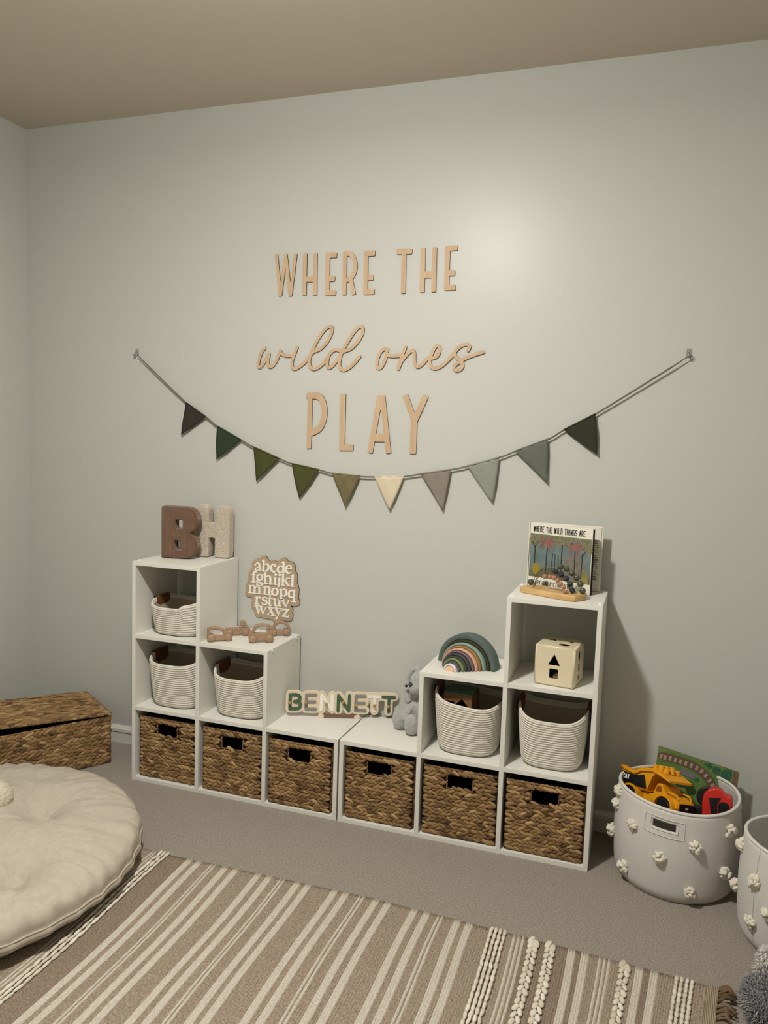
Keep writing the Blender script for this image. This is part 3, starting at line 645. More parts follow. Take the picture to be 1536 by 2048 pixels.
for p, lb in ((hookL, 'clear adhesive hook holding the left end of the bunting'), (hookR, 'clear adhesive hook holding the right end of the bunting')):
    c = on_y(*p, 0); t = thing('adhesive_hook', lb, 'hook', (c[0], -.003, c[2]), 'clear wall hooks')
    obj('plate', sheet(contour(shape_fn([('b', (0, -.004), (0, .026), .0075, .004)]), (-.02, -.02), (.02, .04), .0012), .003, to_world=lambda a, b, n: (c[0] + a, -.0006 - n, c[2] + b)), M_hook, t)
    bm = bmesh.new(); tube(bm, [(c[0], -.004, c[2] + .012), (c[0], -.008, c[2] + .002), (c[0], -.014, c[2] - .004), (c[0], -.02, c[2] - .002), (c[0], -.022, c[2] + .004)], [.003, .003, .003, .0028, .0024], 8); obj('hook_arm', bm, M_hook, t)
    bm = bmesh.new(); s_ = -1 if p is hookL else 1
    tube(bm, [(c[0], -.019, c[2] + .012), (c[0] + .002, -.02, c[2] + .004), (c[0], -.021, c[2] - .003), (c[0] - s_ * .004, -.021, c[2] - .006), (c[0] + s_ * .005, -.02, c[2] - .006), (c[0] + s_ * .009, -.018, c[2] + .003)], .0016, 6); obj('string_knot', bm, M_string, gl)

# ---------------------------------------------------------------- plush letters
def plush_letter(prims, pl, thick, bev, m, name, label, h=.002, bumpy=0):
    lp = cutout(prims, h); me = sheet(lp, thick, 0, 4, to_world=lambda a, b, n: pl.w(a, b, -n))
    t = thing(name, label, 'letter', tuple(pl.p0), 'plush letters')
    ob = bpy.data.objects.new('tmp', me); COL.objects.link(ob)
    rm = ob.modifiers.new('remesh', 'REMESH'); rm.mode = 'VOXEL'; rm.voxel_size = .0028
    sm = ob.modifiers.new('round', 'SMOOTH'); sm.factor = .5; sm.iterations = 9
    if bumpy:
        tx = bpy.data.textures.new('curl', 'CLOUDS'); tx.noise_scale = .006; dm = ob.modifiers.new('curl', 'DISPLACE'); dm.texture = tx; dm.strength = bumpy; dm.texture_coords = 'GLOBAL'
    dg = bpy.context.evaluated_depsgraph_get(); dg.update(); rme = bpy.data.meshes.new_from_object(ob.evaluated_get(dg)); bpy.data.objects.remove(ob)
    obj('body', rme, m, t, smooth=True)
    bm = bmesh.new()
    for l in lp:
        c = l.mean(0); n = len(l); out = []
        for i in range(n):
            tg = l[(i + 1) % n] - l[i - 1]; nn = np.array([-tg[1], tg[0]]) / (np.hypot(*tg) + 1e-9)
            out.append((nn, l[i]))
        sgn = 1 if sum(l[i][0] * l[(i + 1) % n][1] - l[(i + 1) % n][0] * l[i][1] for i in range(n)) > 0 else -1
        if l is not max(lp, key=lambda q: np.ptp(q[:, 0])): sgn = -sgn
        pts = [pl.w(p[0] + q[0] * sgn * bev * .75, p[1] + q[1] * sgn * bev * .75, -.0012) for q, p in out]
        if len(pts) > 400: pts = pts[::2]
        tube(bm, pts, .0016, 6, closed=True)
    obj('seam', bm, m, t)
    return t
cB, sB = math.cos(.20), math.sin(.20)
PB = Plane((.050, -.192, W + .0005), (cB, sB, 0), (0, 0, 1))
kB = lambda x, y: ((x - 182) / 1536 * .36, (1000 - y) / 1109 * .262)       # zoom pixels of the letter crop -> metres
hh, ww = .214, .150
Bp_ = [('p', [(.003, .002), (.105, .002), (.108, .10), (.105, .215), (.006, .217), (.002, .212)]), ('s', [(.072, .161), (.104, .161)], .055), ('s', [(.072, .0565), (.102, .0565)], .0545),
       ('-', ('b', (.0735, .038), (.0735, .076), .0165, .004)), ('-', ('b', (.0765, .126), (.0765, .162), .0165, .004))]
Bp_.append(('o', (.02, .02), .001))
plush_letter(Bp_, PB, .052, .011, M_cord, 'plush_letter', 'brown corduroy plush letter B on top of the left shelf unit')
PH = Plane((.150, -.088, W + .0005), (math.cos(.10), math.sin(.10), 0), (0, 0, 1))
Hp_ = [('b', (.029, .001), (.029, .222), .030, .024), ('b', (.120, .001), (.120, .220), .033, .028), ('b', (.03, .114), (.12, .114), .030, .004), ('b', (.029, .001), (.029, .03), .028, .006), ('b', (.120, .001), (.120, .03), .031, .006)]
plush_letter(Hp_, PH, .050, .013, M_boucle, 'plush_letter', 'cream boucle plush letter H behind the brown letter B', bumpy=.004)

# ---------------------------------------------------------------- wooden push cars
def toy_car(a, b, prims, wheels, label, back=.034):
    A = on_z(*a, s2 + .0); Bq = on_z(*b, s2); u = Bq - A
    pl = Plane((A[0], A[1], s2), (u[0], u[1], 0), (0, 0, 1)); c = 7.68; pm = c * 470
    t = thing('toy_car', label, 'toy car', tuple(pl.w(np.linalg.norm(u) / 2, 0, -back / 2)), 'wooden push cars')
    p = pl.prims(prims, c, 400, 1225, pm)
    obj('body', sheet(cutout(p, .0009), back * .62, .003, 2, to_world=lambda x, y, n: pl.w(x, max(y, .004), -n - back * .19)), M_beech, t, smooth=False)
    for wx, r in wheels:
        wu = pl.uv(400 + wx[0] / c, 1225 + wx[1] / c)[0]; r = r / pm
        for d in (0, 1):
            bm = bmesh.new(); ball(bm, pl.w(wu, r, -back * (.17 if d == 0 else .83)), r, 20, (1, .62, 1), Matrix.Rotation(math.atan2(u[1], u[0]), 3, 'Z')); obj('wheel', bm, M_beech, t)
    return t
zc = lambda x, y: (400 + x / 7.68, 1225 + y / 7.68)
toy_car(zc(180, 462), zc(440, 448), [('s', [(150, 408), (460, 398)], [36, 38]), ('c', [(138, 372), (138, 300), (150, 262), (250, 256), (345, 275), (420, 322), (478, 380)], 17), ('s', [(370, 310), (400, 380)], [14, 34]), ('s', [(430, 345), (460, 380)], 30)], [((178, 408), 54), ((438, 398), 54)], 'wooden push car at the left front, beside the shelf side panel')
toy_car(zc(452, 372), zc(700, 366), [('b', (385, 300), (620, 296), 50, 14), ('b', (620, 290), (778, 290), 42, 22), ('s', [(632, 240), (632, 160), (690, 162), (716, 240)], 15), ('s', [(625, 225), (725, 225)], 14)], [((700, 314), 52), ((452, 322), 52)], 'wooden push truck with a small square cab, behind the left front car')
toy_car(zc(812, 478), zc(1070, 472), [('b', (748, 378), (1112, 384), 52, 24), ('c', [(800, 315), (842, 270), (870, 225), (950, 206), (1050, 215), (1100, 255), (1098, 330)], 18), ('s', [(1050, 285), (1080, 320)], [24, 34])], [((812, 418), 58), ((1068, 412), 58)], 'wooden push car with a boxy window at the front right of the group')
toy_car(zc(1120, 372), zc(1332, 368), [('b', (1110, 318), (1372, 312), 36, 20), ('c', [(1130, 300), (1140, 225), (1190, 178), (1260, 166), (1330, 190), (1374, 245), (1378, 300)], 18), ('s', [(1310, 255), (1360, 295)], [8, 34])], [((1130, 318), 52), ((1332, 312), 56)], 'wooden push car with an oval window, furthest back near the wall')

# ---------------------------------------------------------------- name puzzle on its stand
a0 = math.radians(19.6); zb0 = PT + T + .0175
PN = Plane((.653, -.160, zb0), (math.cos(a0), math.sin(a0), 0), (-math.sin(a0) * .05, math.cos(a0) * .05, 1))
NZ = (5.12, 560, 1360); npm = 5.12 * 478
r_ = 16
NM = [('B', [('s', [(106, 150), (102, 292)], r_), ('c', [(106, 152), (170, 150), (205, 172), (195, 205), (150, 220)], r_), ('c', [(150, 220), (200, 230), (208, 265), (180, 290), (102, 292)], r_)], M_green, (101, 224)),
      ('E', [('s', [(368, 152), (272, 152), (266, 296), (364, 298)], r_ - 2), ('s', [(270, 222), (358, 222)], r_ - 3)], M_grey, (264, 226)),
      ('N', [('s', [(420, 305), (428, 158), (534, 305), (536, 158)], r_ - 1)], M_white, (476, 238)),
      ('N', [('s', [(594, 312), (600, 160), (704, 312), (712, 160)], r_ - 1)], M_green, (644, 222)),
      ('E', [('s', [(872, 165), (780, 163), (772, 308), (872, 312)], r_ - 2), ('s', [(776, 236), (866, 238)], r_ - 3)], M_grey, (776, 250)),
      ('T', [('s', [(914, 170), (1026, 174)], r_ - 2), ('s', [(970, 176), (966, 318)], r_ - 2)], M_white, (966, 256)),
      ('T', [('s', [(1054, 172), (1172, 178)], r_ - 2), ('s', [(1116, 180), (1110, 326)], r_ - 2)], M_green, (1110, 266))]
t = thing('name_puzzle', 'wooden name puzzle spelling BENNETT with knobbed letters, leaning on a low stand', 'puzzle', tuple(PN.w(.2, 0, -.01)))
np_ = []
for ch, p, m, k in NM: np_ += PN.prims(p, *NZ, npm)
q = prim_pts(np_); g = 27 / npm
bl = contour(shape_fn(np_, g), q.min(0) - .03, q.max(0) + .03, .0014); bl = [l for l in bl if np.ptp(l[:, 0]) > .012]
obj('board', sheet(bl, .009, .001, 1, to_world=lambda a, b, n: PN.w(a, b, -n)), M_cream, t)
for ch, p, m, k in NM:
    o = obj('letter_' + ch.lower(), sheet(cutout(PN.prims(p, *NZ, npm), .0008), .003, to_world=lambda a, b, n: PN.w(a, b, n + .0003)), m, t, label={M_green: 'green', M_grey: 'grey', M_white: 'white'}[m] + ' letter ' + ch)
    kk = PN.uv(560 + k[0] / 5.12, 1360 + k[1] / 5.12); bm = bmesh.new(); c = PN.w(kk[0], kk[1], .006); cyl(bm, c, PN.n, .003, .008, 12); ball(bm, PN.w(kk[0], kk[1], .013), .0066, 14); obj('knob', bm, M_peg, o)
sx0 = PN.uv(636, 1432)[0]; sx1 = PN.uv(720, 1433)[0]; zs = PT + T
t = thing('puzzle_stand', 'low wooden stand bar under the name puzzle', 'stand', tuple(np.array(PN.w((sx0 + sx1) / 2, 0, 0)) * [1, 1, 0] + [0, 0, zs]))
PS = Plane((PN.p0[0], PN.p0[1], zs), PN.u, (0, 0, 1))
for x in (sx0 + .012, sx1 - .012):
    obj('foot', sheet(contour(shape_fn([('b', (x - .012, .0075), (x + .012, .0075), .0074, .006)]), (x - .03, -.005), (x + .03, .02), .001), .05, to_world=lambda a, b, n: PS.w(a, max(b, .0002), .009 - n)), M_cream, t)
obj('bar', sheet(contour(shape_fn([('b', (sx0 + .015, .010), (sx1 - .015, .010), .0052, .001)]), (sx0 - .01, 0), (sx1 + .01, .03), .001), .012, to_world=lambda a, b, n: PS.w(a, b, .006 - n)), mat('stained_wood', '#7b5c4a', .6, .3), t)

# ---------------------------------------------------------------- plush bunny
def blob(parts, vox, name, m, parent, disp=0, nscale=.01, smooth_it=4):
    bm = bmesh.new()
    for p in parts:
        if p[0] == 'e': ball(bm, Vector(p[1]), 1, 20, p[2], Euler(p[3]).to_matrix() if len(p) > 3 else None)
        else: tube(bm, catmull(p[1], 5), list(np.interp(np.linspace(0, len(p[1]) - 1, (len(p[1]) - 1) * 5 + 1), range(len(p[1])), p[2])), 14); [ball(bm, Vector(p[1][i]), p[2][i], 14) for i in (0, -1)]
    me = bpy.data.meshes.new('tmp'); bm.to_mesh(me); bm.free(); ob = bpy.data.objects.new('tmp', me); COL.objects.link(ob)
    rm = ob.modifiers.new('r', 'REMESH'); rm.mode = 'VOXEL'; rm.voxel_size = vox
    sm = ob.modifiers.new('s', 'SMOOTH'); sm.iterations = smooth_it; sm.factor = .5
    if disp:
        tx = bpy.data.textures.new('fluff', 'CLOUDS'); tx.noise_scale = nscale; dm = ob.modifiers.new('d', 'DISPLACE'); dm.texture = tx; dm.strength = disp; dm.texture_coords = 'LOCAL'
    dg = bpy.context.evaluated_depsgraph_get(); dg.update(); r = bpy.data.meshes.new_from_object(ob.evaluated_get(dg)); bpy.data.objects.remove(ob)
    return obj(name, r, m, parent, smooth=True)
zs = PT + T; bx, by = 1.160, -.100
t = thing('plush_bunny', 'grey floppy-eared plush bunny sitting beside the name puzzle', 'plush toy', (bx, by, zs))
body = blob([('e', (bx + .004, by + .012, zs + .068), (.038, .036, .068)), ('e', (bx + .004, by - .002, zs + .198), (.041, .040, .044)), ('e', (bx - .008, by - .028, zs + .176), (.029, .024, .026)),
      ('t', [(bx - .012, by, zs + .108), (bx - .036, by - .016, zs + .082), (bx - .044, by - .03, zs + .055)], [.015, .016, .018]),
      ('t', [(bx + .036, by, zs + .108), (bx + .050, by - .01, zs + .07)], [.015, .018]),
      ('t', [(bx - .014, by + .008, zs + .026), (bx - .045, by - .010, zs + .026), (bx - .068, by - .020, zs + .030)], [.024, .022, .022]), ('e', (bx - .074, by - .022, zs + .044), (.025, .022, .044)),
      ('t', [(bx + .020, by - .01, zs + .026), (bx + .006, by - .040, zs + .026), (bx - .004, by - .056, zs + .028)], [.024, .023, .023]), ('e', (bx - .012, by - .062, zs + .042), (.028, .022, .042))],
     .0045, 'body', M_bunny, t, .0045, .008)
for s_ in (-1, 1):
    blob([('t', [(bx + s_ * .010, by + .016, zs + .238), (bx + s_ * .038, by + .024, zs + .228), (bx + s_ * .054, by + .026, zs + .19), (bx + s_ * .054, by + .016, zs + .15), (bx + s_ * .046, by + .004, zs + .112)], [.010, .014, .015, .017, .014])], .004, 'ear', M_bunny, t, .004, .008)
for q in ((837, 1369), (812.5, 1372)):
    bm = bmesh.new(); ball(bm, on_y(*q, by - (.036 if q[0] > 820 else .020)), .0056, 12); obj('eye', bm, M_black, t)
bm = bmesh.new(); ball(bm, on_y(821, 1369, by - .046), .0075, 14, (1.1, .7, 1.2)); obj('nose', bm, M_bunnyd, t)

# ---------------------------------------------------------------- nested rainbow arches
cols = [('#57645f', 'slate teal', 'outermost'), ('#3a3823', 'dark olive', 'second from outside'), ('#87a097', 'pale teal', 'third from outside'), ('#987545', 'mustard', 'between pale teal and peach'), ('#d2a88b', 'peach', 'between mustard and mauve'), ('#75626a', 'mauve', 'between peach and charcoal'),
        ('#4b4b4d', 'charcoal', 'inside the mauve arch'), ('#44473c', 'dark grey green', 'around the lime arch'), ('#77885a', 'lime green', 'near the centre'), ('#575753', 'mid grey', 'inside the lime arch'), ('#d3d5d4', 'white', 'around the peach centre')]
oc = np.array([1.3565, -.150]); ic = np.array([1.3175, -.236]); ro, ri = .1165, .0185; zr = s2
adir = math.radians(-15); ua = np.array([math.cos(adir), math.sin(adir)]); na = np.array([-math.sin(adir), math.cos(adir)])
RAD = [.1175, .099, .0885, .080, .072, .0645, .057, .0495, .0425, .034, .0265, .0185]
def arch(r0, r1, cxy, dep, m, label, name='rainbow_arch'):
    bm = bmesh.new(); K = 40; rings = []
    prof = []
    rc, hw_ = (r0 + r1) / 2, (r1 - r0) / 2 - .0008; e = min(.002, hw_ * .45)
    for px_, py_ in ((-1, -1), (1, -1), (1, 1), (-1, 1)):
        for k in range(3):
            th = {(-1, -1): math.pi, (1, -1): 1.5 * math.pi, (1, 1): 0, (-1, 1): .5 * math.pi}[(px_, py_)] + k * math.pi / 4
            prof.append((rc + px_ * (hw_ - e) + e * math.cos(th), py_ * (dep / 2 - e) + e * math.sin(th)))
    for i in range(K + 1):
        a = math.pi * i / K; row = []
        for r, d in prof:
            x = r * math.cos(a); z = r * math.sin(a); row.append(bm.verts.new((cxy[0] + ua[0] * x + na[0] * d, cxy[1] + ua[1] * x + na[1] * d, zr + z + .0005)))
        rings.append(row)
    n = len(prof)
    for i in range(K):
        for j in range(n): bm.faces.new((rings[i][j], rings[i][(j + 1) % n], rings[i + 1][(j + 1) % n], rings[i + 1][j])).smooth = True
    bm.faces.new(rings[0]); bm.faces.new(rings[-1][::-1])
    o = obj(name, bm, m); tag(o, label, 'toy', 'nested rainbow arches')
shift = [0, .06, .20, .30, .42, .52, .62, .71, .80, .90, 1.0]
for i, (c, nm, wh) in enumerate(cols):
    f = shift[i]; cc = oc * (1 - f) + ic * f
    arch(RAD[i + 1], RAD[i], cc, .046, mat('silicone_' + nm.replace(' ', '_'), c, .6, .25), '%s arch of the nested rainbow stacker, %s' % (nm, wh))
bm = bmesh.new(); K = 24; a_ = []; b_ = []
for i in range(K + 1):
    a = math.pi * i / K; x, z = (ri - .0004) * math.cos(a), (ri - .0004) * math.sin(a)
    for L_, d in ((a_, -.023), (b_, .023)): L_.append(bm.verts.new((ic[0] + ua[0] * x + na[0] * d, ic[1] + ua[1] * x + na[1] * d, zr + z + .0005)))
bm.faces.new(a_); bm.faces.new(b_[::-1])
for i in range(K): bm.faces.new((a_[i], a_[i + 1], b_[i + 1], b_[i]))
bm.faces.new((a_[0], b_[0], b_[-1], a_[-1]))
tag(obj('rainbow_centre', bm, mat('silicone_apricot', '#e6bb96', .6, .25)), 'apricot half-round centre piece of the nested rainbow stacker', 'toy', 'nested rainbow arches')

# ---------------------------------------------------------------- shape sorter cube
ac = math.radians(-8); S = .138; cb = np.array([1.612, -.270]); uc = np.array([math.cos(ac), math.sin(ac), 0]); nc = np.array([-math.sin(ac), math.cos(ac), 0])
t = thing('shape_sorter', 'ivory plastic shape sorter cube in the upper right shelf cube', 'toy', (*(cb + (uc + nc)[:2] * S / 2), s2 + .001))
def face(name, pl, holes):
    e = .009; lp = contour(shape_fn([('b', (e * .55, S / 2), (S - e * .55, S / 2), S / 2 - e * .55, e * .6)] + [('-', q) for q in holes]), (-.01, -.01), (S + .01, S + .01), .0011)
    obj(name, sheet(lp, .004, .0011, 2, to_world=lambda a, b, n: pl.w(a, b, -n)), M_cube, t)
z0 = s2 + .001; P0 = np.array([cb[0], cb[1], z0])
tri = ('p', [(.047, .072), (.089, .072), (.068, .110)])
sqr = ('b', (.053, .043), (.083, .043), .0165, .004)
heart = lambda c, s: ('p', [(c[0] + s * .016 * math.sin(a) ** 3, c[1] + s * (.013 * math.cos(a) - .005 * math.cos(2 * a) - .002 * math.cos(3 * a) - .001 * math.cos(4 * a))) for a in np.linspace(0, 2 * math.pi, 40, endpoint=False)])
star = lambda c, s: ('p', [(c[0] + s * (.022 if k % 2 == 0 else .0095) * math.sin(k * math.pi / 5), c[1] + s * (.022 if k % 2 == 0 else .0095) * math.cos(k * math.pi / 5)) for k in range(10)])
face('front_face', Plane(P0, uc, (0, 0, 1)), [tri, sqr])
face('right_face', Plane(P0 + uc * S, nc, (0, 0, 1)), [('o', (.070, .100), .018), ('b', (.056, .062), (.084, .062), .013, .003), heart((.07, .026), 1.0)])
face('top_face', Plane(P0 + np.array([0, 0, S]), uc, nc), [('o', (.090, .045), .019), star((.040, .092), 1.0), ('p', [(.088, .088), (.098, .088), (.098, .078), (.108, .078), (.108, .088), (.118, .088), (.118, .098), (.108, .098), (.108, .108), (.098, .108), (.098, .098), (.088, .098)])])
face('left_face', Plane(P0 + nc * S, -nc, (0, 0, 1)), []); face('back_face', Plane(P0 + nc * S + uc * S, -uc, (0, 0, 1)), [])
bm = bmesh.new(); e = .0062
C8 = lambda i, j, k: P0 + uc * (e if i == 0 else S - e) + nc * (e if j == 0 else S - e) + np.array([0, 0, e if k == 0 else S - e])
for a, b in ((0, 0), (0, 1), (1, 0), (1, 1)):
    tube(bm, [C8(0, a, b), C8(1, a, b)], e, 16); tube(bm, [C8(a, 0, b), C8(a, 1, b)], e, 16); tube(bm, [C8(a, b, 0), C8(a, b, 1)], e, 16)
for i in (0, 1):
    for j in (0, 1):
        for k in (0, 1): ball(bm, C8(i, j, k), e * 1.001, 14)
obj('rounded_edges', bm, M_cube, t)
bm = bmesh.new(); obox(bm, P0 + uc * .006 + nc * .006 + np.array([0, 0, .001]), uc, nc, zz, S - .012, S - .012, .004); obj('bottom_face', bm, M_cube, t)
bm = bmesh.new(); obox(bm, P0 + uc * .062 + nc * .02 + np.array([0, 0, .0055]), uc, nc, zz, .032, .03, .026)
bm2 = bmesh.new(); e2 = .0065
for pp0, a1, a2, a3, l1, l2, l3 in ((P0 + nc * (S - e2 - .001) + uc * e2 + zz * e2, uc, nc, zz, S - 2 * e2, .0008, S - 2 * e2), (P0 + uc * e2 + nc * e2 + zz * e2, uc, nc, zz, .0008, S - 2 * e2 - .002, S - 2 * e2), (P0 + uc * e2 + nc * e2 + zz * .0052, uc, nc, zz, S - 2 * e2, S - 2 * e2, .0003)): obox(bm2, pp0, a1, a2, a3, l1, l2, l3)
obj('inner_shade_panels', bm2, mat('painted_shade_brown', '#3a2b26', .9, .1), t)  # added dark brown panels: the cube's inner shade put into colour
tag(obj('shape_block', bm, mat('block_wood', '#8c6a55', .6, .3)), 'small wooden block showing through the square hole of the ivory cube', 'block', 'shape blocks inside the cube')
bm = bmesh.new(); cyl(bm, P0 + uc * .05 + nc * .09 + np.array([0, 0, .0205]), (0, 0, 1), .018, .03, 24, bev=.002)
tag(obj('shape_block', bm, mat('block_blue', '#4e5a68', .6, .3)), 'blue grey round block deeper inside the ivory shape sorter cube', 'block', 'shape blocks inside the cube')

# ---------------------------------------------------------------- stroke capitals for printed words
G = {'A': [[(0, 0), (.5, 1), (1, 0)], [(.2, .36), (.8, .36)]], 'B': [[(0, 0), (0, 1), (.7, 1), (.9, .8), (.7, .54), (0, .54)], [(.7, .54), (1, .3), (.75, 0), (0, 0)]], 'C': [[(1, .85), (.7, 1), (.3, 1), (0, .75), (0, .25), (.3, 0), (.7, 0), (1, .15)]],
     'D': [[(0, 0), (0, 1), (.6, 1), (1, .7), (1, .3), (.6, 0), (0, 0)]], 'E': [[(1, 1), (0, 1), (0, 0), (1, 0)], [(0, .52), (.8, .52)]], 'G': [[(1, .85), (.7, 1), (.3, 1), (0, .75), (0, .25), (.3, 0), (.8, 0), (1, .2), (1, .48), (.6, .48)]], 'H': [[(0, 0), (0, 1)], [(1, 0), (1, 1)], [(0, .5), (1, .5)]],
     'I': [[(.5, 0), (.5, 1)]], 'L': [[(0, 1), (0, 0), (1, 0)]], 'N': [[(0, 0), (0, 1), (1, 0), (1, 1)]], 'O': [[(.3, 0), (0, .25), (0, .75), (.3, 1), (.7, 1), (1, .75), (1, .25), (.7, 0), (.3, 0)]], 'P': [[(0, 0), (0, 1), (.7, 1), (1, .75), (.7, .46), (0, .46)]],
     'R': [[(0, 0), (0, 1), (.7, 1), (1, .76), (.7, .5), (0, .5)], [(.5, .5), (1, 0)]], 'S': [[(1, .85), (.7, 1), (.3, 1), (0, .78), (.2, .55), (.8, .45), (1, .22), (.7, 0), (.3, 0), (0, .15)]], 'T': [[(0, 1), (1, 1)], [(.5, 1), (.5, 0)]], 'U': [[(0, 1), (0, .2), (.3, 0), (.7, 0), (1, .2), (1, 1)]],
     'W': [[(0, 1), (.25, 0), (.5, .8), (.75, 0), (1, 1)]], 'Y': [[(0, 1), (.5, .5), (1, 1)], [(.5, .5), (.5, 0)]]}
def text_prims(s, u0, v0, width, h, r, space=.55, gap=.62):
    adv = sum((space if c == ' ' else (.45 if c == 'I' else 1.3 if c == 'W' else 1)) + gap for c in s) - gap; k = width / adv; x = u0; out = []
    for c in s:
        wd = space if c == ' ' else (.45 if c == 'I' else 1.3 if c == 'W' else 1)
        if c != ' ':
            for pl in G[c]: out.append(('s', [(x + (p[0] * wd if c != 'I' else .5 * wd) * k, v0 + p[1] * h) for p in pl], r))
        x += (wd + gap) * k
    return out

# ---------------------------------------------------------------- picture book standing open
bs = np.array([1.546, -.058]); bf = np.array([1.774, -.147]); bb_ = np.array([1.804, -.070]); bh = .2345; bz0 = W + .0006
t = thing('picture_book', 'picture book titled WHERE THE WILD THINGS ARE standing ajar on the right shelf unit', 'book', (1.66, -.09, W))
PBK = Plane((bs[0], bs[1], bz0), (*(bf - bs), 0), (0, 0, 1)); bw_ = np.linalg.norm(bf - bs)
def flat(name, prims, m, lvl, parent, h=.0012, pl=None, base=0, box_=None):
    pl = pl or PBK; p = prim_pts(prims); 
    lp = cutout(prims, h) if box_ is None else contour(shape_fn(prims), (box_[0] - h * 2, box_[1] - h * 2), (box_[2] + h * 2, box_[3] + h * 2), h)
    return obj(name, sheet(lp, .0003, to_world=lambda a, b, n: pl.w(a, b, n + base + lvl * .00025)), m, parent)
def rect(u0, v0, u1, v1): return ('b', (u0, (v0 + v1) / 2), (u1, (v0 + v1) / 2), (v1 - v0) / 2, .0005)
bm = bmesh.new(); obox(bm, PBK.w(0, 0, -.003), PBK.u, -PBK.n, zz, bw_, -.003, bh); cov = obj('front_cover', bm, mat('jacket_white', '#e3dfcf', .5, .3), t)
bu = np.array([*(bb_ - bs), 0]); bl_ = np.linalg.norm(bu); bu /= bl_; bn = np.array([-bu[1], bu[0], 0])
bm = bmesh.new(); obox(bm, np.array([bs[0], bs[1] + .010, bz0]), bu, bn, zz, bl_, .003, bh); obj('back_cover', bm, mat('jacket_white', ''), t)
bm = bmesh.new(); obox(bm, np.array([bs[0], bs[1] + .006, bz0 + .003]), bu, bn, zz, bl_ - .006, .004, bh - .006); obj('pages', bm, M_pages, t)
pu = np.array([*(bf * .72 + bb_ * .28 - bs), 0]); pln = np.linalg.norm(pu); pu /= pln
bm = bmesh.new(); obox(bm, np.array([bs[0] + .004, bs[1] + .004, bz0 + .003]), pu, np.array([-pu[1], pu[0], 0]), zz, pln - .012, .0015, bh - .006); obj('jacket_flap', bm, M_pages, t)
bm = bmesh.new(); obox(bm, np.array([bs[0] - .002, bs[1] - .004, bz0]), np.array([0, 1, 0.]), np.array([-1, 0, 0.]), zz, .018, .003, bh); obj('spine', bm, mat('jacket_white', ''), t)
obj('gap_shade_strip', (lambda b_: (obox(b_, PBK.w(bw_ - .03, .001, -.0035), PBK.u, -PBK.n, zz, .0345, .003, bh - .003), b_)[1])(bmesh.new()), M_ink, t)  # black strip paints the shaded gap between cover and pages
PFl = Plane((bs[0], bs[1] + .006, bz0), bu, (0, 0, 1))
txt = []
for i in range(24):
    v = .185 - i * .0062
    if i not in (8, 17): txt.append(rect(bl_ - .034 + .001 * (i % 3), v, bl_ - .012 - .002 * ((i * 7) % 4), v + .0022))
obj('flap_text', sheet(contour(shape_fn(txt), (bl_ - .04, .02), (bl_, .2), .0007), .0003, to_world=lambda a, b, n: PFl.w(a, b, n + .0003)), mat('grey_ink', '#55514a', .8, .1), t)
pb0, pt0 = .037, .196
flat('cover_picture', [rect(0.002, pb0, bw_ - .002, pt0)], mat('print_blue_grey', '#5d7073', .5, .3, var='#788781', vscale=28), 0, cov)
ol = []
for x, y, r in ((.02, .172, .020), (.045, .182, .014), (.125, .178, .020), (.15, .186, .014), (.105, .186, .013), (.172, .170, .010), (.225, .175, .018), (.235, .155, .013)): ol.append(('o', (min(x, bw_ - .002 - r * .6), min(y, pt0 - r)), r))
flat('canopy_print', ol + [rect(.003, .184, bw_ - .003, pt0 - .001)], mat('print_olive', '#66654f', .5, .3, var='#878260', vscale=120), 1, cov)
flat('ground_print', [rect(.002, pb0, bw_ - .002, pb0 + .022), ('s', [(.06, .062), (.1, .068), (.13, .06)], [.008, .012, .01])], mat('print_brown', '#57503f', .5, .3, var='#6f6a4c', vscale=60), 1, cov)
flat('boulder_print', [('c', [(.165, .05), (.160, .095), (.175, .120), (.195, .105), (.205, .06)], [.018, .020, .019, .022, .022])], mat('print_boulder', '#6e685e', .5, .3, var='#857e72', vscale=70), 2, cov)
tk = [('s', [(x, .055), (x + dx, y)], r) for x, dx, y, r in ((.022, .001, .150, .0022), (.070, .002, .150, .0022), (.092, .003, .130, .0016), (.106, -.001, .128, .0013), (.118, 0, .125, .0013), (.130, .001, .165, .0022), (.182, 0, .150, .0018), (.208, .003, .142, .0018))] + [('s', [(.012, .165), (.022, .145), (.034, .165)], .0015), ('s', [(.205, .13), (.222, .15)], .0012)]
flat('trunk_print', tk, mat('print_dark', '#38332c', .5, .3), 3, cov, h=.0009)
pk = []
for c in ((.072, .164), (.182, .160)):
    for a, L_ in ((205, .036), (170, .040), (140, .032), (60, .03), (25, .034), (-5, .038), (-40, .036), (-70, .030), (225, .026)):
        a = math.radians(a); m_ = (c[0] + L_ * .5 * math.cos(a), min(c[1] + L_ * .5 * math.sin(a) + .004, pt0 - .004)); e_ = (c[0] + L_ * math.cos(a), c[1] + L_ * math.sin(a) - .004)
        pk.append(('c', [c, m_, e_], [.002, .0042, .0006]))
flat('palm_print', pk, mat('print_rose', '#784942', .5, .3, var='#9a6e63', vscale=80), 4, cov, h=.0009)
flat('grass_print', [('s', [(.214 + .003 * i, pb0 + .004), (.212 + .0034 * i, .075 + .02 * ((i * 5) % 3) / 2)], [.0018, .0004]) for i in range(8)], mat('print_yellow', '#958945', .5, .3), 4, cov, h=.0009)
flat('title', text_prims('WHERE THE WILD THINGS ARE', .013, .2035, .204, .0195, .00125), M_ink, 1, cov, h=.0006)
flat('byline', text_prims('STORY AND PICTURES BY', .014, .011, .158, .0145, .00095), M_ink, 1, cov, h=.0006)

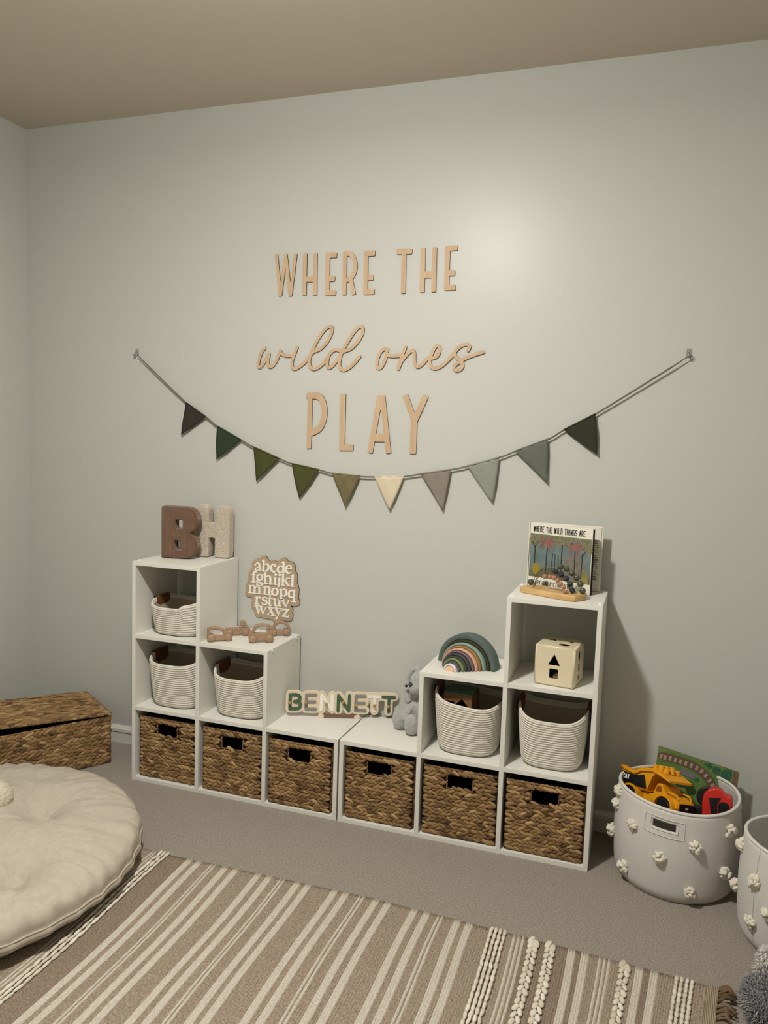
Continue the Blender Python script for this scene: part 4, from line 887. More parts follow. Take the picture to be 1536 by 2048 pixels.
# ---------------------------------------------------------------- bead toy on a wooden base
qa = np.array([1.534, -.203]); qb = np.array([1.727, -.290]); du = qb - qa; Lb = np.linalg.norm(du); du = du / Lb; dn = np.array([-du[1], du[0]])
PW = Plane((qa[0], qa[1], W + .0005), (*du, 0), (*dn, 0))
t = thing('bead_toy', 'wooden base with wires of green, navy and orange beads in front of the book', 'toy', (*(qa + du * Lb / 2 + dn * .05), W))
bw2 = .088
obj('wooden_base', sheet(contour(shape_fn([('p', [(.0, .014), (.014, .002), (.198, .0), (.218, .008), (.228, .05), (.215, bw2), (.03, bw2 + .002), (.006, bw2 * .8)])], .002), (-.02, -.02), (.24, .12), .0018), .020, .004, 3, to_world=lambda a, b, n: PW.w(a, b, n)), mat('pine_wood', '#d3b27b', .5, .35, var='#bb9560', vscale=16, stretch=(1, 1, 5)), t)
topz = W + .0205
def wpt(px, py, off): # a spot above the base at depth "off" behind its front edge
    return on_plane(px, py, (*(qa + dn * off), 0), (*dn, 0))
bz3 = lambda x, y: (1050 + x / 9.6, 1040 + y / 9.6)
def beads(pts, off, r, m, nm, faceted=False, scale=(1, 1, 1), lbl=None):
    for p in pts:
        c = Vector(wpt(*bz3(*p), off)); c.z = max(c.z, topz + r * .95); bm = bmesh.new()
        if faceted: bmesh.ops.create_icosphere(bm, subdivisions=1, radius=r * 1.06, matrix=Matrix.Translation(c) @ Euler((random.random(), random.random(), random.random())).to_matrix().to_4x4())
        else: ball(bm, c, r, 18, scale)
        obj(nm, bm, m, t)
M_gb = mat('green_bead', '#4c5140', .3, .5); M_nb = mat('navy_bead', '#34353b', .6, .3); M_ob = mat('orange_bead', '#a97c5e', .55, .3)
beads([(678, 895), (798, 935), (900, 1020), (990, 1105), (1065, 1228), (1105, 1358), (110, 1195)], .062, .0112, M_gb, 'round_bead')
beads([(585, 990), (695, 1045), (790, 1125), (862, 1230), (908, 1350)], .040, .0110, M_nb, 'faceted_bead', True)
beads([(378, 1085), (482, 1090), (556, 1112), (622, 1158), (685, 1220), (740, 1290), (768, 1378)], .016, .0080, M_ob, 'wooden_bead', scale=(1, .7, 1))
for pts, off in (([(140, 1290), (150, 1180), (230, 1030), (340, 925), (480, 872), (620, 880), (700, 900), (800, 940), (905, 1020), (990, 1105), (1065, 1228), (1105, 1358), (1108, 1400)], .060), ([(170, 1290), (220, 1120), (330, 1020), (480, 990), (600, 990), (700, 1045), (790, 1125), (862, 1230), (908, 1350), (912, 1400)], .042), ([(150, 1320), (190, 1190), (270, 1095), (380, 1080), (490, 1090), (620, 1158), (690, 1225), (745, 1295), (770, 1380), (775, 1420)], .018)):
    pp_ = [wpt(*bz3(*p), off) for p in pts]; pp_[0][2] = topz - .002; pp_[-1][2] = topz - .002
    for p in pp_[1:-1]: p[2] = max(p[2], topz + .001)
    bm = bmesh.new(); tube(bm, catmull(pp_, 4), .0011, 6); obj('wire', bm, mat('brown_wire', '#5b5148', .4, .5), t)
c = wpt(*bz3(212, 940), .062); pd = Plane(c, (*du, 0), (0, 0, 1))
obj('yellow_disc', sheet(contour(shape_fn([('s', [(0, .003), (.001, -.004)], [.0185, .0165])]), (-.03, -.03), (.03, .03), .001), .004, .001, 2, to_world=lambda a, b, n: pd.w(a, b, -n)), mat('ochre_paint', '#8f8035', .5, .3), t, label='yellow disc')
for o_ in t.children:
    if o_.name.startswith('yellow_disc'):
        bm = bmesh.new(); tube(bm, [wpt(*bz3(212, 1040), .060), [*wpt(*bz3(206, 1040), .060)[:2], topz - .002]], .0011, 6); obj('wire', bm, MATS['brown_wire'], t)

# ---------------------------------------------------------------- wooden box inside the right-hand rope basket
bx0 = np.array([1.292, -.246]); az = math.radians(-4); u3 = np.array([math.cos(az), math.sin(az), 0]); n3 = np.array([-math.sin(az), math.cos(az), 0]); zb_ = s1 + .009; hb_ = .204; wb_ = .104
t = thing('wooden_sorter_box', 'wooden box with a green lid and cut-out shapes inside a rope basket', 'toy', (*(bx0 + (u3 + n3)[:2] * wb_ / 2), zb_))
Pw = Plane((bx0[0], bx0[1], zb_), u3, (0, 0, 1))
M_obox = mat('oiled_wood', '#8d6640', .6, .3, var='#7b5735', vscale=20, stretch=(1, 1, 5))
obj('front_panel', sheet(contour(shape_fn([rect(0, 0, wb_, hb_), ('-', heart((.026, .168), .95)), ('-', ('p', [(.068, .192), (.092, .166), (.068, .140), (.044, .166)]))]), (-.01, -.01), (wb_ + .01, hb_ + .01), .0012), .006, to_world=lambda a, b, n: Pw.w(a, b, -n)), M_obox, t)
bm = bmesh.new(); p_ = np.array([bx0[0], bx0[1], zb_]); obox(bm, p_ + n3 * .006, u3, n3, zz, .006, wb_ - .006, hb_); obox(bm, p_ + n3 * .006 + u3 * (wb_ - .006), u3, n3, zz, .006, wb_ - .006, hb_); obox(bm, p_ + n3 * (wb_ - .006) + u3 * .006, u3, n3, zz, wb_ - .012, .006, hb_); obox(bm, p_ + n3 * .006 + u3 * .006, u3, n3, zz, wb_ - .012, wb_ - .012, .006)
obj('side_panels', bm, M_obox, t)
PL = Plane(p_ + zz * hb_, u3, n3)
obj('lid', sheet(contour(shape_fn([rect(.002, .002, wb_ - .002, wb_ - .002), ('-', ('b', (.035, .05), (.075, .05), .008, .006))]), (-.01, -.01), (wb_ + .01, wb_ + .01), .0014), .006, to_world=lambda a, b, n: PL.w(a, b, n)), mat('lid_green', '#4c6a54', .5, .3), t, label='green lid')

# ---------------------------------------------------------------- pom-pom felt bins
def pom_mesh(seed):
    r = np.random.default_rng(seed); it = []
    for k in range(26):
        d = r.normal(size=3); d[2] = abs(d[2]) * .8 + .05; d /= np.linalg.norm(d); s = np.cross(d, r.normal(size=3)); s /= np.linalg.norm(s); q = np.cross(d, s)
        it.append((d * r.uniform(.006, .0125), s * r.uniform(.005, .0085), q * r.uniform(.003, .005), d * r.uniform(.004, .007), .5))
    return leaves_mesh('pompom', it)
POMS = [pom_mesh(k) for k in range(5)]
for p in POMS: p.materials.append(M_pom)
def felt_bin(cx, cy, r, h, label, poms, grip=None, seam=None):
    t = thing('felt_bin', label, 'bin', (cx, cy, 0), 'pom-pom felt bins')
    NP, NZ_ = 120, 24; zs_ = np.linspace(0, 1, NZ_ + 1)
    def R_(f): return r * (.945 + .075 * math.sin(math.pi * min(1, (f + .12) * .82)) - .05 * max(0, 1 - f / .10) ** 2)
    ph = np.linspace(0, 2 * np.pi, NP, endpoint=False)
    def hf(p): return h + .006 * math.sin(2 * p + .8)
    def pt(i, j, off=0):
        p = ph[i % NP]; f = zs_[j]; rr = R_(f) * (1 + .006 * math.sin(3 * p + 4 * f)) - off
        return (rr * math.cos(p), rr * math.sin(p), .004 + (hf(p) - .004) * f)
    skip = set()
    if grip:
        pc, hwid, f0, f1 = grip; i0 = int(round((pc - hwid) / (2 * np.pi) * NP)) % NP; ni = int(round(2 * hwid / (2 * np.pi) * NP)); j0, j1 = int(round(f0 * NZ_)), int(round(f1 * NZ_))
        skip = {((i0 + k) % NP, j) for k in range(ni) for j in range(j0, j1)}
    bm = bmesh.new(); O = {}; I = {}
    for i in range(NP):
        for j in range(NZ_ + 1): O[i, j] = bm.verts.new(pt(i, j)); I[i, j] = bm.verts.new(pt(i, j, .006))
    for i in range(NP):
        k = (i + 1) % NP
        for j in range(NZ_):
            if (i, j) in skip:
                for (a, b, nb) in (((i, j), (k, j), (i, j - 1)), ((i, j + 1), (k, j + 1), (i, j + 1)), ((i, j), (i, j + 1), ((i - 1) % NP, j)), ((k, j), (k, j + 1), ((i + 1) % NP, j))):
                    if nb not in skip: bm.faces.new((O[a], O[b], I[b], I[a]))
                continue
            bm.faces.new((O[i, j], O[k, j], O[k, j + 1], O[i, j + 1])).smooth = True; bm.faces.new((I[i, j], I[i, j + 1], I[k, j + 1], I[k, j])).smooth = True
        bm.faces.new((O[i, NZ_], O[k, NZ_], I[k, NZ_], I[i, NZ_]))
    bm.faces.new([O[i, 0] for i in range(NP)][::-1]); bm.faces.new([I[i, 1] for i in range(NP)])
    obj('body', bm, M_felt, t, local=True)
    for nm, f, rad in (('rim_piping', NZ_, .0055), ('base_piping', 0, .004)):
        bm = bmesh.new(); tube(bm, [Vector(pt(i, f, .003)) + Vector((0, 0, .002)) for i in range(0, NP, 2)], rad, 8, closed=True); obj(nm, bm, M_feltrim, t, local=True)
    if grip:
        bm = bmesh.new()
        def cs(p, f, o_): i = p / (2 * np.pi) * NP; i0_ = int(math.floor(i)); a = np.array(pt(i0_, int(f))); b = np.array(pt(i0_ + 1, int(f))); c = a + (b - a) * (i - i0_); rr = math.hypot(c[0], c[1]); return (c[0] * (rr + o_) / rr, c[1] * (rr + o_) / rr, c[2])
        a0_, a1_ = ph[i0] - .13, ph[i0] + ni * 2 * np.pi / NP + .13; c0, c1 = ph[i0] - .012, ph[i0] + ni * 2 * np.pi / NP + .012
        for rad, q in ((.0014, (a0_, a1_, j0 - 1.6, j1 + .9)), (.0012, (c0 - .02, c1 + .02, j0 - .3, j1 + .3))):
            def P_(p, jf):
                jl = int(math.floor(jf)); A_ = np.array(cs(p, jl, .001)); B__ = np.array(cs(p, jl + 1, .001)); return A_ + (B__ - A_) * (jf - jl)
            lp = [P_(p, q[2]) for p in np.linspace(q[0], q[1], 10)] + [P_(p, q[3]) for p in np.linspace(q[1], q[0], 10)]
            tube(bm, lp, rad, 6, closed=True)
        obj('grip_stitching', bm, M_feltrim, t, local=True)
    if seam is not None:
        bm = bmesh.new(); i = int(seam / (2 * np.pi) * NP); tube(bm, [pt(i, j, -.0006) for j in range(NZ_ + 1)], .0014, 6); obj('side_seam', bm, M_felt, t, local=True)
    for k, (px, py, *pol) in enumerate(poms):
        pol = pol[0] if pol else None
        d = ray(px, py); o_ = CAM - np.array([cx, cy, 0]); a = d[0] ** 2 + d[1] ** 2; b = 2 * (o_[0] * d[0] + o_[1] * d[1]); rr = r * 1.0; c = o_[0] ** 2 + o_[1] ** 2 - rr * rr; dc = b * b - 4 * a * c
        s_ = (-b - math.sqrt(max(dc, 0))) / (2 * a); q = o_ + d * s_; p = math.atan2(q[1], q[0]); f = min(max(q[2] / h, .06), .95)
        for _ in range(2):
            rr = R_(f); c = o_[0] ** 2 + o_[1] ** 2 - rr * rr; dc = b * b - 4 * a * c
            s_ = (-b - math.sqrt(max(dc, 0))) / (2 * a); q = o_ + d * s_; p = math.atan2(q[1], q[0]); f = min(max(q[2] / h, .06), .95)
        nrm = Vector((math.cos(p), math.sin(p), 0)); loc = nrm * (R_(f) + .001) + Vector((0, 0, q[2]))
        mx = Matrix.Translation(loc) @ Vector((0, 0, 1)).rotation_difference(nrm).to_matrix().to_4x4() @ Matrix.Rotation(k * 1.3, 4, 'Z') @ Matrix.Scale(1.32 + .22 * ((k * 37) % 5) / 5, 4)
        if pol is not None: nrm = Vector((math.cos(pol[0]), math.sin(pol[0]), 0)); mx = Matrix.Translation(nrm * (R_(pol[1]) + .001) + Vector((0, 0, pol[1] * h))) @ Vector((0, 0, 1)).rotation_difference(nrm).to_matrix().to_4x4() @ Matrix.Scale(1.35, 4)
        o = bpy.data.objects.new('pompom', POMS[k % 5]); COL.objects.link(o); o.parent = t; o.matrix_basis = mx
    return t
b1c = (2.103, -.210); R1, H1 = .197, .300
gp = on_plane(1331, 1642, (0, -.395, 0), (0, 1, 0)); gphi = math.atan2(gp[1] - b1c[1], gp[0] - b1c[0]) % (2 * math.pi)
felt_bin(*b1c, R1, H1, 'grey felt bin with white pompoms full of toy vehicles beside the shelf', [(1241, 1580), (1236, 1606), (1227, 1660), (1266, 1648), (1248, 1731), (1320, 1715), (1391, 1694), (1446, 1746), (1379, 1782), (1458, 1660)] + [(1379, 1700, (a, f)) for a, f in ((.1, .45), (.35, .8), (.55, .3), (.9, .6), (1.4, .35), (2.0, .7), (2.6, .3))], grip=(gphi, .19, .79, .88))
felt_bin(2.468, -.452, .192, .300, 'grey felt bin with white pompoms cut off by the right edge of the picture', [(1486, 1688), (1469, 1768), (1512, 1765), (1502, 1842), (1540, 1828)] + [(1540, 1828, (a, f)) for a, f in ((-1.35, .72), (-1.15, .3), (-.8, .55), (-.45, .8), (-.35, .25), (.1, .6), (.5, .3), (1.0, .7), (1.7, .4), (2.4, .75))], seam=math.pi + .62)

# ---------------------------------------------------------------- toys in the felt bins
TM = Matrix.Translation((2.044, -.238, .222)) @ Euler((math.radians(-16), math.radians(-8), math.radians(-42)), 'XYZ').to_matrix().to_4x4()
t = thing('toy_dump_truck', 'yellow toy dump truck marked CAT lying in the pompom bin', 'toy truck', tuple(TM.translation), rot=tuple(TM.to_euler()))
def L(nm, bm, m, par=None, **k): return obj(nm, bm, m, par or t, local=True, **k)
bm = bmesh.new(); hw = .050
prism(bm, [(-.125, .060), (-.135, .100), (-.140, .112), (-.075, .100), (-.045, .116), (.0, .122), (.018, .120), (-.004, .104), (-.022, .055)], -hw + .004, -hw + .010); prism(bm, [(-.125, .060), (-.135, .100), (-.140, .112), (-.075, .100), (-.045, .116), (.0, .122), (.018, .120), (-.004, .104), (-.022, .055)], hw - .010, hw - .004)
prism(bm, [(-.140, .112), (-.137, .120), (-.077, .109), (-.047, .125), (.0, .131), (.02, .128), (.076, .104), (.076, .098), (.018, .116), (.0, .120), (-.045, .114), (-.075, .098)], -hw - .004, -hw + .012); prism(bm, [(-.140, .112), (-.137, .120), (-.077, .109), (-.047, .125), (.0, .131), (.02, .128), (.076, .104), (.076, .098), (.018, .116), (.0, .120), (-.045, .114), (-.075, .098)], hw - .012, hw + .004)
prism(bm, [(-.047, .119), (.0, .131), (.02, .128), (.076, .104), (.076, .097), (.016, .116), (-.004, .104), (-.022, .055), (-.03, .055)], -hw + .010, hw - .010); prism(bm, [(-.125, .056), (-.022, .052), (-.022, .060), (-.125, .064)], -hw + .006, hw - .006)
BT = Matrix.Translation((-.09, 0, .06)) @ Matrix.Rotation(math.radians(-3), 4, 'Y') @ Matrix.Translation((.09, 0, -.06))
L('dump_bed', bm, M_yel, mx=BT)
bm = bmesh.new(); prism(bm, [(-.131, .100), (-.076, .094), (-.036, .102), (-.024, .060), (-.120, .062)], -hw - .001, -hw + .004); sp = L('side_panel', bm, M_black, mx=BT)
lp = contour(shape_fn(text_prims('CAT', 0, 0, .026, .012, .0018)), (-.006, -.006), (.034, .02), .0007)
L('marking', sheet(lp, .0004, to_world=lambda a, b, n: (-.124 + a, -hw - .0013 - n, .078 + b)), M_white, sp)
bm = bmesh.new()
for x in (-.01, .012, .034):
    for y in (-.026, 0, .026): z_ = .128 - max(0, x - .018) * .43; cyl(bm, (x, y, z_ + .007), (0, 0, 1), .0095, .016, 20, bev=.0012)
L('studs', bm, M_yel, mx=BT)
bm = bmesh.new(); box(bm, -.12, .105, -.03, .03, .022, .052, bev=.003); L('chassis', bm, M_yel)
cab = [(-.006, .030), (.000, .060), (.012, .090), (.020, .094), (.036, .092), (.048, .066), (.100, .056), (.106, .050), (.106, .030)]
bm = bmesh.new(); prism(bm, cab, -.040, .040); bmesh.ops.bevel(bm, geom=bm.edges[:], offset=.003, segments=2, affect='EDGES'); L('cab', bm, M_yel)
bm = bmesh.new(); prism(bm, [(.010, .066), (.016, .085), (.030, .085), (.037, .068)], -.0412, -.039); L('side_window', bm, mat('amber_shade', '#8a4a12', .4, .4))
bm = bmesh.new(); tube(bm, [(.050, -.03, .066), (.056, -.03, .074), (.088, -.03, .070), (.098, -.03, .056)], .003, 8); tube(bm, [(.052, .03, .066), (.058, .03, .076), (.09, .03, .072), (.1, .03, .056)], .003, 8); L('handrail', bm, M_yel)
bm = bmesh.new(); box(bm, .1055, .110, -.034, .034, .024, .050, bev=.001); gr_ = L('grille', bm, M_black)
L('marking', sheet(contour(shape_fn(text_prims('CAT', 0, 0, .012, .006, .0009)), (-.003, -.003), (.016, .01), .0005), .0003, to_world=lambda a, b, n: (.1102 + n, -.008 + a, .034 + b)), M_white, gr_)
bm = bmesh.new(); box(bm, .098, .118, -.046, .046, .010, .020, bev=.002); L('bumper', bm, M_yel)
for x in (-.085, .058):
    for s_ in (-1, 1):
        bm = bmesh.new(); cyl(bm, (x, s_ * .043, .026), (0, 1, 0), .027, .026, 28, bev=.003); wo = L('wheel', bm, M_black)
        bm = bmesh.new(); pr1 = [(x + .033 * math.cos(a), .026 + .033 * math.sin(a)) for a in np.linspace(-.1, math.pi + .1, 16)] + [(x + .039 * math.cos(a), .026 + .039 * math.sin(a)) for a in np.linspace(math.pi + .1, -.1, 16)]
        ys = sorted((s_ * .034, s_ * .058)); prism(bm, pr1, *ys); L('fender', bm, M_yel)
# railway board
PR = Plane(on_y(1312, 1640, -.105), on_y(1465, 1580, -.098) - on_y(1318, 1540, -.105), (0, .10, 1)); RZ = (5.908, 1230, 1480); rpm = 5.908 * 565
out = [PR.uv(1230 + x / 5.908, 1480 + y / 5.908) for x, y in ((520, 75), (1395, 362), (1330, 800), (1300, 960), (430, 900), (455, 500))]
t = thing('railway_board', 'green play board printed with a curved railway track and trees, standing in the pompom bin', 'toy', tuple(PR.w(.1, -.1, 0)))
ro_ = obj('board', sheet(contour(shape_fn([('p', out)]), np.min(out, 0) - .01, np.max(out, 0) + .01, .002), .010, to_world=lambda a, b, n: PR.w(a, b, -n), edge_mat=1), [mat('print_grass', '#54763a', .6, .3, var='#6c8a45', vscale=25), mat('board_edge', '#6e573f', .7, .2)], t)
def rf(nm, prims, m, lvl, h=.0012): return obj(nm, sheet(cutout(PR.prims(prims, *RZ, rpm), h), .0003, to_world=lambda a, b, n: PR.w(a, b, n + .0002 + lvl * .00035)), m, ro_)
rf('track_bed', [('c', [(558, 190), (680, 220), (830, 268), (960, 330), (1080, 430), (1160, 560), (1200, 640)], 50)], mat('print_track', '#65503f', .6, .3), 0)
trk = [(545, 190), (592, 205), (650, 216), (712, 235), (772, 255), (835, 278), (900, 302), (965, 330), (1022, 368), (1072, 420), (1118, 480), (1150, 535)]
for i, p in enumerate(trk):
    q = trk[min(i + 1, len(trk) - 1)]; p2 = trk[max(i - 1, 0)]; dx, dy = q[0] - p2[0], q[1] - p2[1]; n_ = math.hypot(dx, dy); nx_, ny_ = -dy / n_, dx / n_
    rf('sleeper', [('b', (p[0] - nx_ * 27, p[1] - ny_ * 27), (p[0] + nx_ * 27, p[1] + ny_ * 27), 15, 4)], mat('print_sleeper', '#a39382', .6, .3), 1, .0009)
for x, y, r in ((1120, 305, 32), (1200, 360, 46), (1320, 412, 60), (1242, 434, 20), (1295, 525, 46), (1070, 288, 14), (970, 470, 26), (1230, 590, 22)): rf('tree_print', [('o', (x, y), r)], mat('print_tree', '#2c5542', .6, .3, var='#41694f', vscale=90), 1, .0009)
rf('road_print', [('b', (775, 360), (940, 440), 32, 4)], mat('print_road', '#77737a', .6, .3), 2)
rf('bush_print', [('c', [(760, 500), (850, 520), (900, 600)], 50)], mat('print_bush', '#31421f', .6, .3), 2)
rf('edge_strip', [('p', [(1398, 355), (1470, 382), (1410, 760), (1330, 800)])], mat('strip_wood', '#6a5744', .7, .2, var='#7d6852', vscale=60), 1)
# red toy
p0r = on_y(1425, 1634, -.285); PT_ = Plane(p0r, (math.cos(-.15), math.sin(-.15), 0), (0, .2, 1))
t = thing('red_toy_vehicle', 'red and black toy vehicle at the right side of the pompom bin', 'toy vehicle', tuple(p0r))
rp = lambda *pts: PT_.prims([('p', list(pts))], *RZ, rpm)[0]
def red(nm, prims, m, thick, base, h=.0012, bev=.0): return obj(nm, sheet(cutout(prims, h), thick, bev, 2, to_world=lambda a, b, n: PT_.w(a, b, base - n)), m, t)
fill = [rp((1022, 1010), (1030, 720), (1050, 640), (1105, 592), (1180, 575), (1250, 600), (1300, 665), (1372, 680), (1385, 760), (1372, 1010)), ('o', PT_.uv(1430, 1630), .001)]
red('body', fill, M_red, .05, 0, bev=.003)
red('windscreen', [rp((1112, 684), (1252, 684), (1205, 760), (1198, 1000), (1148, 1000)), ('o', PT_.uv(1427, 1620), .001)], M_black, .004, .0025)
red('wheel_arch', PT_.prims([('s', [(1285, 800), (1280, 1000)], [58, 62])], *RZ, rpm), M_black, .004, .0025)
bm = bmesh.new()
for px, py, off, r in ((1413, 1600, -.045, .034), (1394, 1628, -.025, .022)):
    c = PT_.w(*PT_.uv(px, py), off); cyl(bm, c, PT_.n, r, .02, 28, bev=.003)
    o_ = obj('tyre', bm, M_black, t); bm = bmesh.new()
bm.free()
# second bin
a_, b_ = Vector(on_z(1513, 1646, .225)), Vector((2.545, -.475, .026)); d_ = (b_ - a_); n_ = d_.normalized()
t = thing('striped_toy', 'black and white striped toy with a red ball end in the cut-off bin', 'toy', tuple(b_))
bm = bmesh.new(); ball(bm, a_, .0115, 16); obj('red_ball', bm, M_red, t)
k = 0
while .016 + k * .0085 < d_.length:
    bm = bmesh.new(); cyl(bm, a_ + n_ * (.016 + k * .0085), n_, .0135, .0083, 18, bev=.001); obj('ring', bm, M_black if k % 2 == 0 else M_white, t); k += 1

# ---------------------------------------------------------------- rug
RX0, RX1, RY0, RY1 = .300, 2.205, -.742, -1.95
def rug_xy(x, s):           # s: metres from the far edge
    k = np.interp(x, [.3, .6, .85, 1.3, 1.6, 1.82, 2.12, 2.25], [.055, .05, .033, .01, .0, -.02, -.10, -.12]); s_ = np.minimum(s, .7)
    y0 = np.interp(x, [.3, .5, .8, 1.2, 1.5, 1.8, 2.05, 2.25], [-.752, -.757, -.748, -.735, -.742, -.754, -.766, -.778])
    return x + k * s_ * (1 - .35 * s_) + .003 * np.sin(9 * s + 7 * x), y0 - s
st = []     # (centre, half width, kind)
for x in (.421, .433): st.append((x, .0035, 'w'))
for x in (.569, .606, .704, .742, .822, .861, .958, .994, 1.084, 1.122, 1.223, 1.263, 1.351, 1.391, 1.488, 1.525, 1.821, 1.857, 2.002, 2.041): st.append((x, .0105, 'w'))
for x in (.653, .664, .900, .911, 1.168, 1.180, 1.428, 1.440, 1.660, 1.673, 1.686, 1.897, 1.910, 1.922): st.append((x, .0035, 'w'))
brk = {RX0, RX1}
for c, h_, _ in st: brk |= {c - h_, c + h_}
brk |= {.448, .492, .555, 1.585, 1.640, 2.092, 2.146, 2.176}
brk = sorted(brk); cols_ = []
for a, b in zip(brk[:-1], brk[1:]):
    c = (a + b) / 2; kd = 0
    if any(abs(c - s_[0]) < s_[1] for s_ in st): kd = 1
    elif .448 < c < .569 or .37 < c < .41: kd = 2
    elif 1.83 < c < 1.85 or 2.01 < c < 2.035 or 1.695 < c < 1.80: kd = 2
    n = max(1, round((b - a) / .0072))
    for k in range(n): cols_.append((a + (b - a) * k / n, a + (b - a) * (k + 1) / n, kd))
NS = 60; sv = np.linspace(0, RY0 - RY1, NS + 1); V = []; Fc = []; mi = []
t = thing('rug', 'striped tan and ivory woven rug with braided bands and fringe on the carpet', 'rug', (1.25, -1.3, 0))
xs_ = []
for a, b, kd in cols_:
    m_ = (a + b) / 2; q = (b - a)
    xs_ += [(a + q * .02, .0045, kd), (a + q * .25, .0068, kd), (a + q * .75, .0068, kd), (a + q * .98, .0045, kd)]
zb2 = np.array([x[1] for x in xs_]); xv = np.array([x[0] for x in xs_]); nX = len(xv)
for s_ in sv:
    X_, Y_ = rug_xy(xv, s_); V.append(np.stack([X_, Y_, zb2 + rng.normal(0, .00025, nX) + .0008 * np.sin(5 * X_ + 4 * Y_)], 1))
V = np.vstack(V)
for j in range(NS):
    i = np.arange(nX - 1); Fc.append(np.stack([j * nX + i, (j + 1) * nX + i, (j + 1) * nX + i + 1, j * nX + i + 1], 1)); mi += [xs_[k][2] for k in range(nX - 1)]
V2 = V.copy(); V2[:, 2] = .0008; nV = len(V); F1 = np.vstack(Fc)
edge = np.concatenate([np.stack([np.arange(nX - 1), np.arange(1, nX), np.arange(1, nX) + nV, np.arange(nX - 1) + nV], 1)])
lft = np.stack([np.arange(NS) * nX, np.arange(NS) * nX + nV, np.arange(1, NS + 1) * nX + nV, np.arange(1, NS + 1) * nX], 1); rgt = np.stack([np.arange(NS) * nX + nX - 1, np.arange(1, NS + 1) * nX + nX - 1, np.arange(1, NS + 1) * nX + nX - 1 + nV, np.arange(NS) * nX + nX - 1 + nV], 1)
me = mesh_np('woven_body', np.vstack([V, V2]), np.vstack([F1, edge, lft, rgt])); me.materials.append(M_tan); me.materials.append(M_wool); me.materials.append(M_tan2)
me.polygons.foreach_set('material_index', mi + [xs_[k][2] for k in range(nX - 1)] + [0] * (2 * NS)); me.polygons.foreach_set('use_smooth', [True] * len(me.polygons))
obj('woven_body', me, None, t)
def braid(x, w_, ln_, seed, amp=.0, z_=.0105, th=.0045):
    it = []; r = np.random.default_rng(seed); s_ = .012; k = 0
    while s_ < 1.19:
        x0_, y0_ = rug_xy(np.array([x + amp * (1 if k % 2 else -1)]), s_); x1_, y1_ = rug_xy(np.array([x + amp * (1 if k % 2 else -1)]), s_ + .01)
        u = np.array([x1_[0] - x0_[0], y1_[0] - y0_[0], 0]); u /= np.linalg.norm(u); a = r.normal(0, .08) + (.25 if k % 2 else -.25) * (amp > 0); u = np.array([u[0] * math.cos(a) - u[1] * math.sin(a), u[0] * math.sin(a) + u[1] * math.cos(a), 0]); v = np.array([-u[1], u[0], 0])
        big = 1.35 if k < 2 and amp > 0 else 1
        it.append(((x0_[0], y0_[0], z_), u * ln_ * .56 * big, v * w_ * r.uniform(.85, 1.15) * big, np.array([0, 0, th]), np.clip(r.normal(.5, .25), 0, 1)))
        s_ += ln_ * (.94 if amp == 0 else .5) * r.uniform(.9, 1.1); k += 1
    obj('braid_row', leaves_mesh('braid_row', it), M_braid, t)
for x in (.456, .470, .484): braid(x, .0058, .034, int(x * 1000))
for x in (1.594, 1.607, 1.620, 1.633): braid(x, .0055, .028, int(x * 1000))
for x in (2.099, 2.112, 2.126, 2.139): braid(x, .0055, .022, int(x * 1000))
for x in (1.717, 1.764, 1.965): braid(x, .0075, .026, int(x * 1000), amp=.0068)
# bound border and fringe at the end
bm = bmesh.new(); pa = []
for s_ in np.linspace(.0, 1.19, 40):
    r0, r1 = rug_xy(np.array([2.176]), s_), rug_xy(np.array([2.205]), s_); pa.append((bm.verts.new((r0[0][0], r0[1][0], .0092)), bm.verts.new((r1[0][0], r1[1][0], .0092)), bm.verts.new((r1[0][0] + .0005, r1[1][0], .001))))
for p, q in zip(pa[:-1], pa[1:]): bm.faces.new((p[0], p[1], q[1], q[0])); bm.faces.new((p[1], p[2], q[2], q[1]))
obj('end_binding', bm, mat('jute_binding', '#9d8e78', .95, .05, bump=.8, bscale=55, bdist=.003, wave='X'), t)
r = np.random.default_rng(3)
for k in range(46):
    s_ = .004 + k * .0235; x0_, y0_ = rug_xy(np.array([2.205]), s_); p = Vector((x0_[0], y0_[0], .006)); bm = bmesh.new()
    dy = r.uniform(-.02, .014)
    for q in range(5):
        o_ = r.uniform(-.006, .006); e = p + Vector((r.uniform(.034, .048), dy + r.uniform(-.01, .01), .004)); m_ = p + Vector((.02, dy * .3 + o_, .010 + r.uniform(0, .006)))
        tube(bm, catmull([p + Vector((0, o_, 0)), m_, (m_ + e) / 2 + Vector((0, r.uniform(-.005, .005), .002)), e], 3), [.0026, .0028, .003, .003, .003, .003, .0028, .0026, .0022, .0018], 6)
    me_ = bpy.data.meshes.new('tassel'); bm.to_mesh(me_); bm.free(); at = me_.attributes.new('tint', 'FLOAT', 'POINT'); at.data.foreach_set('value', np.full(len(me_.vertices), r.uniform(.2, .8)))
    obj('tassel', me_, M_fringe, t)

